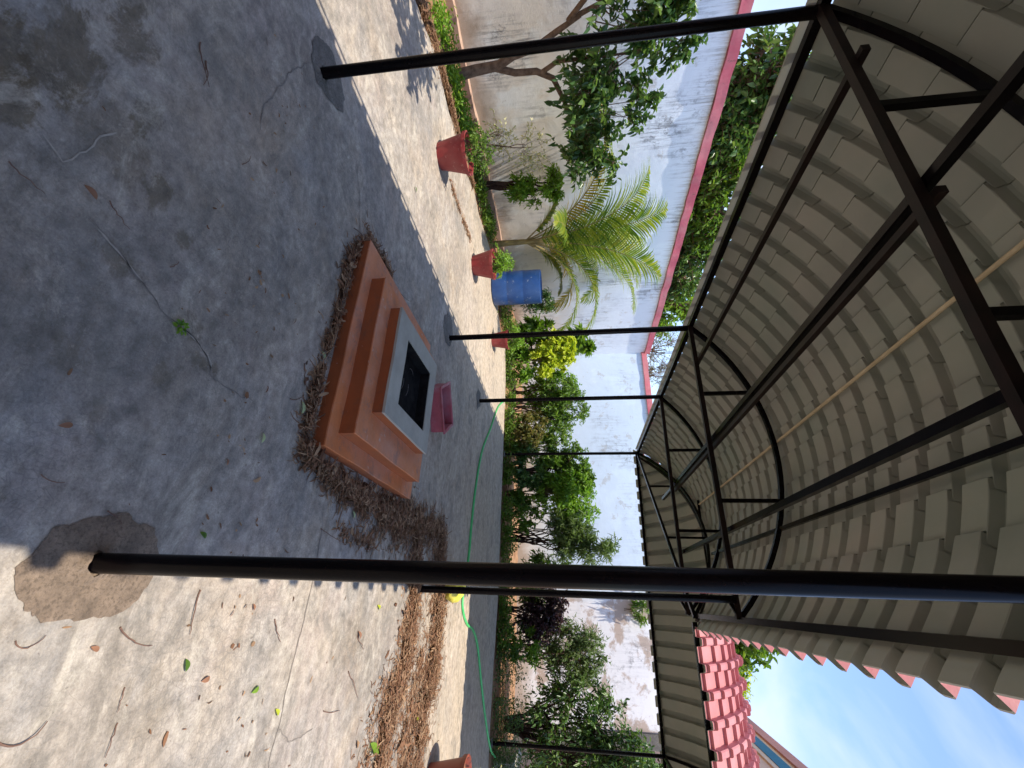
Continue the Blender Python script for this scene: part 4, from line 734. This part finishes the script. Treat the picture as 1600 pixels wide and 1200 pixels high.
# ================================================================== HOUSE BEHIND THE WING
hs = thing('house', 'peach painted house with blue banded parapet behind the pink roof', 'house', loc=(7.2, 17.5, 0))
hA = Vector((3.48, 21.7)); hB = Vector((3.86, 14.9)); d_ = (hB - hA).normalized(); n_ = Vector((d_.y, -d_.x)); n_ = n_ if n_.x < 0 else -n_     # facade normal towards -X
def slab_(name, mat, z0, z1, out, k0=-.0, k1=0.):
    a = hA + n_ * out - d_ * (out + k0); b_ = hB + n_ * out + d_ * (out + k1); c_ = b_ - n_ * (7 + 2 * out); e_ = a - n_ * (7 + 2 * out)
    m = MB(); m.add([(p.x, p.y, z) for z in (z0, z1) for p in (a, b_, c_, e_)], [(0, 1, 5, 4), (1, 2, 6, 5), (2, 3, 7, 6), (3, 0, 4, 7), (4, 5, 6, 7), (3, 2, 1, 0)]); return attach(m.build(name, mat), hs)
slab_('wall', M['house'], -.1, 6.60, 0); slab_('moulding', M['house_cream'], 6.60, 6.72, .05); slab_('parapet_band', M['house'], 6.72, 6.80, .0); slab_('blue_band', M['house_blue'], 6.80, 7.10, .02); slab_('parapet_band', M['house_cream'], 7.10, 7.22, .0); slab_('parapet_cap', M['house_pink'], 7.22, 7.5, .07)
for k in (1.6, 4.4):
    c_ = hA + d_ * k; m = MB(); a = c_ - d_ * .55 + n_ * .03; b_ = c_ + d_ * .55 + n_ * .03
    m.add([(a.x, a.y, 3.6), (b_.x, b_.y, 3.6), (b_.x, b_.y, 4.9), (a.x, a.y, 4.9)] + [(a.x - n_.x * .1, a.y - n_.y * .1, 3.6), (b_.x - n_.x * .1, b_.y - n_.y * .1, 3.6), (b_.x - n_.x * .1, b_.y - n_.y * .1, 4.9), (a.x - n_.x * .1, a.y - n_.y * .1, 4.9)], [(0, 1, 2, 3), (0, 4, 5, 1), (3, 2, 6, 7), (0, 3, 7, 4), (1, 5, 6, 2)]); attach(m.build('window', M['glass']), hs)

sky_blocker = thing('house', 'unseen peach house front added behind the camera end of the canopy to block sky light', 'house', loc=(-1, -4.5, 0))  # added unseen front, keeps skylight off the near floor and altar risers
m = MB(); m.box((-7.3, -7.5, -.1), (9, -3.25, 3.9)); attach(m.build('wall', M['house']), sky_blocker)
m = MB(); m.box((-7.3, -3.25, 3.3), (9, -3.0, 3.42)); m.box((-7.3, -3.25, 3.75), (9, -3.12, 3.9)); attach(m.build('moulding', M['house_cream']), sky_blocker)
for (a_, b_) in ((-6.3, -4.9), (1.2, 2.6), (5.2, 6.6)):
    m = MB(); m.box((a_, -3.247, 1.0), (b_, -3.20, 2.3)); w_ = attach(m.build('window', M['glass']), sky_blocker)
    m = MB()
    for k in range(8): xx = a_ + (b_ - a_) * (k + .5) / 8; m.box((xx - .01, -3.19, 1.0), (xx + .01, -3.17, 2.3))
    m.box((a_ - .06, -3.2, .94), (b_ + .06, -3.15, 1.0)); m.box((a_ - .06, -3.2, 2.3), (b_ + .06, -3.15, 2.36)); attach(m.build('grille', M['steel']), sky_blocker)
m = MB(); m.box((-2.0, -3.247, 0), (-0.9, -3.2, 2.15)); attach(m.build('door', M['bark_dark']), sky_blocker)

# ================================================================== DRY LITTER, LEAVES, TWIGS
def litter(label, path, w, dens, seed, h=.05, bed=True, ln=(.03, .09), mat='dry'):
    rg = np.random.default_rng(seed); P = np.array(path, float); seg = np.linalg.norm(np.diff(P, axis=0), axis=1); cum = np.concatenate([[0], np.cumsum(seg)]); n = int(dens * cum[-1]); t = rg.uniform(0, cum[-1], n)
    x = np.interp(t, cum, P[:, 0]); y = np.interp(t, cum, P[:, 1]); ww = np.interp(t, cum, np.array(w, float)); off = rg.normal(0, .42, n); th = rg.uniform(0, 2 * np.pi, n)
    x = x + np.cos(th) * off * ww; y = y + np.sin(th) * off * ww
    cl = np.array([mnoise.noise(Vector((a * 6, b * 6, seed))) for a, b in zip(x, y)]); cl2 = np.array([mnoise.noise(Vector((a * 17, b * 17, seed + 5))) for a, b in zip(x, y)]); k = (cl + .6 * cl2 > -.05) | ((np.abs(off) < .12) & (cl > -.3)) | (rg.uniform(0, 1, n) < .10); x, y, off = x[k], y[k], off[k]
    # keep clear of the altar
    ins = (x > -2.33) & (x < -.775) & (y > 2.31) & (y < 3.92); x, y, off = x[~ins], y[~ins], off[~ins]; n = len(x)
    z = .003 + rg.uniform(0, 1, n) * h * np.exp(-(off / .5) ** 2); L = rg.uniform(*ln, n); a = rg.uniform(0, 2 * np.pi, n); cur = rg.normal(0, 1.1, n); wd = rg.uniform(.0012, .0050, n) * np.where(rg.uniform(0, 1, n) < .08, 3.6, 1); L = L * np.where(rg.uniform(0, 1, n) < .12, 1.9, 1); tilt = rg.normal(0, .22, n)
    V = []; 
    px, py, pz = x.copy(), y.copy(), z.copy(); rows = []
    for s in range(4):
        aa = a + cur * (s / 3 - .5); nx_, ny_ = -np.sin(aa), np.cos(aa); wk = wd * (.6, 1, .9, .3)[s]
        rows.append(np.stack([px + nx_ * wk, py + ny_ * wk, np.maximum(pz, .003)], 1)); rows.append(np.stack([px - nx_ * wk, py - ny_ * wk, np.maximum(pz + .002, .004)], 1))
        px = px + np.cos(aa) * L / 3; py = py + np.sin(aa) * L / 3; pz = pz + tilt * L / 3 * (1 if s < 2 else -1)
    V = np.stack(rows, 1).reshape(-1, 3); base = (np.arange(n) * 8)[:, None]; q = np.concatenate([base + [0, 1, 3, 2], base + [2, 3, 5, 4], base + [4, 5, 7, 6]], 1).reshape(-1)
    me = bpy.data.meshes.new('dry_litter'); me.vertices.add(len(V)); me.vertices.foreach_set('co', V.astype(np.float32).ravel()); me.loops.add(len(q)); me.loops.foreach_set('vertex_index', q.astype(np.int32)); me.polygons.add(n * 3); me.polygons.foreach_set('loop_start', (np.arange(n * 3) * 4).astype(np.int32))
    me.update(calc_edges=True); me.materials.append(M[mat]); o = bpy.data.objects.new('dry_litter', me); C.objects.link(o)
    return tag(o, label, 'litter', kind='stuff')
litter('curled dry litter heaped along the front and left foot of the altar', [(-0.80, 2.22), (-1.1, 2.20), (-1.36, 2.22), (-1.74, 2.24), (-2.04, 2.23), (-2.3, 2.27), (-2.42, 2.40), (-2.46, 2.65), (-2.43, 2.85)], [.10, .07, .06, .09, .10, .14, .16, .14, .06], 1700, 11, .045, ln=(.02, .07))
litter('curled dry litter along the right side of the altar', [(-0.73, 2.22), (-0.66, 2.5), (-0.62, 2.9), (-0.58, 3.3), (-0.56, 3.7), (-0.60, 4.1)], [.10, .10, .2, .3, .38, .36], 2900, 12, .05, ln=(.02, .08))
litter('thick heap of dry litter behind the altar corner', [(-0.62, 3.5), (-0.62, 4.0), (-0.64, 4.5), (-0.66, 5.15)], [.35, .36, .30, .25], 3200, 13, .05)
litter('nearer trail of dry litter running out to the right', [(-0.6, 4.25), (-0.18, 4.42), (0.14, 4.49), (0.53, 4.39), (0.85, 4.15), (1.15, 4.05), (1.6, 4.0)], [.28, .3, .34, .42, .5, .56, .6], 5600, 14, .04)
litter('farther trail of dry litter running out to the right', [(-0.65, 5.1), (-0.23, 5.25), (0.16, 5.33), (0.66, 5.3), (0.97, 5.12), (1.25, 4.95), (1.6, 4.85)], [.30, .42, .50, .54, .6, .62, .65], 6800, 15, .045)
litter('thin scatter of dry bits between the two trails', [(0.5, 4.9), (0.9, 4.65), (1.3, 4.6), (1.7, 4.5)], [.3, .45, .5, .5], 1200, 16, .015)
litter('dry leaves along the bed edge by the side wall', [(-5.75, 1.4), (-5.85, 2.2), (-5.98, 2.9), (-6.0, 3.5), (-5.95, 4.2), (-6.1, 5.0)], [.30, .30, .24, .16, .12, .1], 2600, 17, .035)
litter('dry bits scattered beyond the nearest red pot', [(-4.95, 4.0), (-5.0, 4.6), (-5.1, 5.2)], [.12, .12, .1], 500, 18, .01)
litter('dry leaves on the soil of the far bed', [(-5, 10.4), (-3, 10.2), (0, 10.6), (2.4, 10.6)], [.8, .7, .6, .6], 900, 19, .02, ln=(.05, .12))
litter('thin crumbs strewn over the yard floor', [(-2.6, 1.3), (-1.2, 1.6), (.1, 2.0), (1.0, 2.6), (1.2, 3.4)], [1.0, 1.1, 1.0, 1.1, 1.0], 75, 20, .004, ln=(.008, .03))
litter('thin tuft of dry needles on the floor right of the altar', [(-0.38, 2.75), (-0.36, 3.05), (-.33, 3.4)], [.07, .08, .05], 500, 21, .01)
# mounds under the thick litter
def mound(path, w, h, name='litter_mound'):
    V = []; P = []
    for i in range(len(path) - 1):
        n = 14
        for k in range(n): P.append(np.array(path[i]) * (1 - k / n) + np.array(path[i + 1]) * k / n)
    m_ = 9; ww = np.interp(np.linspace(0, len(path) - 1, len(P)), range(len(path)), w)
    for i, p in enumerate(P):
        t = P[min(i + 1, len(P) - 1)] - P[max(i - 1, 0)]; t = t / np.linalg.norm(t); nn = np.array([-t[1], t[0]])
        for k in range(m_):
            u = (k / (m_ - 1) - .5) * 2; e = 1 + .45 * mnoise.noise(Vector((p[0] * 6, p[1] * 6, (1 if u > 0 else 5)))); q = p + nn * u * ww[i] * .42 * e
            z = h * (1 - u * u) * (.6 + .8 * abs(mnoise.noise(Vector((q[0] * 9, q[1] * 9, 0))))) * min(1, i / 6, (len(P) - 1 - i) / 6) * (1 if mnoise.noise(Vector((p[0] * 5, p[1] * 5, 2))) > -.12 else .25) - .006
            V.append((q[0], q[1], z))
    F = [(i * m_ + k, i * m_ + k + 1, (i + 1) * m_ + k + 1, (i + 1) * m_ + k) for i in range(len(P) - 1) for k in range(m_ - 1)]
    mb_ = MB(); mb_.add(V, F); return mb_.build(name, M['litter_bed'], smooth=True)
for lab, pth, w_ in (('rotted litter packed along the altar front', [(-0.85, 2.25), (-1.4, 2.25), (-2.0, 2.25), (-2.36, 2.36), (-2.42, 2.7)], [.08, .07, .1, .14, .10]), ('rotted litter packed along the altar side', [(-.70, 2.3), (-.66, 2.8), (-.63, 3.4), (-.62, 4.2)], [.08, .16, .30, .34]), ('rotted litter under the heap behind the altar corner', [(-.64, 4.1), (-.66, 4.6), (-.66, 5.15)], [.3, .25, .2]),
                    ('rotted litter under the nearer trail', [(-.5, 4.3), (0.14, 4.48), (.6, 4.35), (1.2, 4.05)], [.2, .26, .3, .36]), ('rotted litter under the farther trail', [(-.55, 5.15), (.1, 5.32), (.7, 5.3), (1.4, 4.92)], [.25, .4, .42, .42])):
    tag(mound(pth, w_, .03), lab, 'litter', kind='stuff')

def twig(label, x, y, ln, a, curl=.8, r_=.003, mat='twig', name='twig', group=None):
    P = []; p = Vector((x, y, r_ + .001)); aa = a
    for i in range(10):
        P.append(p.copy()); aa += curl / 9 + random.uniform(-.12, .12); p = p + Vector((math.cos(aa), math.sin(aa), 0)) * ln / 9; p.z = r_ + .001 + .012 * math.sin(i / 9 * math.pi) * random.random()
    m = MB(); m.tube(P, [r_ * (1 - .6 * i / 9) for i in range(10)], 6); return tag(m.build(name, M[mat], smooth=True), label, 'twig', group)
G_ = 'dry twigs lying on the yard floor'
TW = [((-1.03, 0.64), .10, 1.2, .4, 'dark twig at the lower left corner of the floor'), ((-2.06, .87), .17, .3, .5, 'dark curved twig on shaded floor far left, near the first post foot'), ((-2.02, .92), .12, .5, -.7, 'short dark twig crossing the curved one near the first post foot'), ((-0.28, 1.07), .07, .8, .9, 'thin twig near the tan cement patch in shade'),
      ((0.12, 1.50), .17, .6, 1.0, 'long S shaped twig on sunlit floor past the tan cement patch'), ((0.0, 1.80), .16, -.2, .3, 'reddish twig on sunlit floor beside the near post'), ((-0.12, 1.40), .10, 1.1, -.3, 'twig lying on the tan cement patch'), ((0.14, 1.20), .09, .2, 2.4, 'hooked brown twig right of the tan cement patch'),
      ((0.36, 1.25), .15, .6, 1.8, 'big curled twig at the lower right corner of floor'), ((0.30, 1.60), .07, -.2, .1, 'small straight twig on the sunlit floor'), ((0.40, 1.62), .09, -.3, .1, 'second straight twig farther out on the sunlit floor'), ((-2.35, 2.2), .28, 2.4, -1.4, 'long curly vine twig left of the altar'),
      ((-1.18, 2.06), .16, .2, .5, 'dark twig in front of the altar'), ((-0.94, 2.02), .13, 1.7, .6, 'dark bent twig in front of the altar by the pale leaf'), ((-0.22, 1.30), .09, 1.2, -.5, 'thin curved twig on the tan patch edge'), ((-.35, 2.6), .34, 1.4, .3, 'long dry stalk on the shaded floor right of the altar'),
      ((.45, 3.3), .28, .9, .2, 'dry stalk near the nearer litter trail'), ((.62, 3.05), .22, 1.3, .3, 'dry stalk crossing the floor crack'), ((.12, 2.35), .14, .5, .4, 'thin pale stalk on the sunlit floor crack'), ((-1.15, .88), .10, .9, .5, 'dark twig beside the damp stain'), ((-1.1, 1.15), .05, 2.2, .5, 'tiny dark twig left of the sprouting weed'),
      ((.25, 3.35), .16, .7, .4, 'short stalk on the sunlit floor centre'), ((-1.8, 1.25), .09, 2.6, .7, 'small curled twig in the deep shade left'), ((-2.45, 2.9), .5, 1.25, .9, 'long thin vine trailing behind the altar left corner')]
for (xy, ln, a, cu, lb) in TW: twig(lb, xy[0], xy[1], ln, a, cu, .0022 if ln < .12 else .0032, group=G_)
def fallen(label, x, y, L, a, mat, name='fallen_leaf'):
    nseg = 7; V = []
    for i in range(nseg + 1):
        t = i / nseg; w_ = L * .22 * math.sin(math.pi * t) ** .7; zz = .004 + .02 * L / .06 * (math.sin(math.pi * t) * .5 + .25 * abs(t - .5))
        for s, up_ in ((-1, .35), (0, 0), (1, .3)): V.append((t * L, s * w_, zz + up_ * w_))
    V = np.array(V); cs, sn = math.cos(a), math.sin(a); V = np.stack([V[:, 0] * cs - V[:, 1] * sn + x, V[:, 0] * sn + V[:, 1] * cs + y, V[:, 2]], 1)
    m = MB(); m.add(V, [(i * 3 + k, i * 3 + k + 1, i * 3 + k + 4, i * 3 + k + 3) for i in range(nseg) for k in range(2)]); return tag(m.build(name, M[mat], smooth=True), label, 'leaf', 'fallen leaves on the yard floor')
for (x, y, L, a, mt, lb) in ((-.21, 1.70, .045, 1.1, 'g_mid', 'green leaf on the shaded floor above the near post'), (.24, 1.83, .05, .4, 'g_mid', 'green leaf on the sunlit floor'), (.42, 2.30, .05, 2.0, 'g_bright', 'yellowing green leaf on the sunlit floor'), (.52, 2.53, .05, .8, 'g_yellow', 'yellow leaf at the floor crack'), (-.70, 1.89, .05, .2, 'paleleaf', 'pale leaf on shaded floor in front of the altar'),
                             (-.97, 2.12, .075, .3, 'paleleaf', 'pale green leaf against the altar litter'), (-.42, 1.05, .04, 2.0, 'dead', 'tiny brown leaf in the shade'), (.17, 1.42, .035, 1.2, 'dead', 'brown leaf by the hooked twig'), (.33, 1.95, .045, 1.8, 'dead', 'orange brown leaf on sunlit floor'), (.22, 3.35, .07, .6, 'dead', 'brown leaf halfway to the litter trail'), (.95, 3.85, .13, .9, 'g_bright', 'long green leaf at the nearer litter trail'), (1.02, 3.92, .11, 1.6, 'g_bright', 'second green leaf beside the long one'),
                             (.98, 4.9, .08, .5, 'g_yellow', 'yellow leaf between the litter trails'), (-1.13, .80, .05, 1.3, 'dead', 'curled leaf near the damp stain'), (-1.33, 2.18, .06, .9, 'paleleaf', 'pale dry leaf at the altar front'), (-3.72, 3.0, .06, .9, 'g_mid', 'green leaf on the sunlit floor strip'), (.06, 3.62, .06, 1.0, 'g_yellow', 'yellow brown leaf on sunlit floor near the altar'), (-.52, 1.72, .03, .3, 'dead', 'small dark leaf on the shaded floor'),
                             (-.60, 3.1, .07, 1.9, 'paleleaf', 'pale broken leaf right of the altar'), (-.52, 2.95, .06, .5, 'paleleaf', 'second pale leaf right of the altar'), (-.5, 3.65, .05, .5, 'dead', 'reddish leaf on the litter heap'), (.05, 2.15, .035, .5, 'dead', 'brown leaf by the near post on the sun edge')):
    fallen(lb, x, y, L, a, mt)
# weed sprouting from the crack
wd = thing('weed', 'small green weed sprouting from the floor crack', 'weed', loc=(-.915, 1.28, 0))
n = 34; a = rng.uniform(0, 6.283, n); r1 = rng.uniform(0, .022, n); P = np.stack([-.915 + np.cos(a) * r1, 1.28 + np.sin(a) * r1, rng.uniform(.003, .02, n)], 1); D = np.stack([np.cos(a), np.sin(a), rng.uniform(.1, .7, n)], 1)
leaf_object('leaves', leaf_arrays(P, D, rand_unit(n) * .3 + [0, 0, 1], rng.uniform(.012, .026, n), rng.uniform(.008, .014, n)), M['g_bright'], wd)
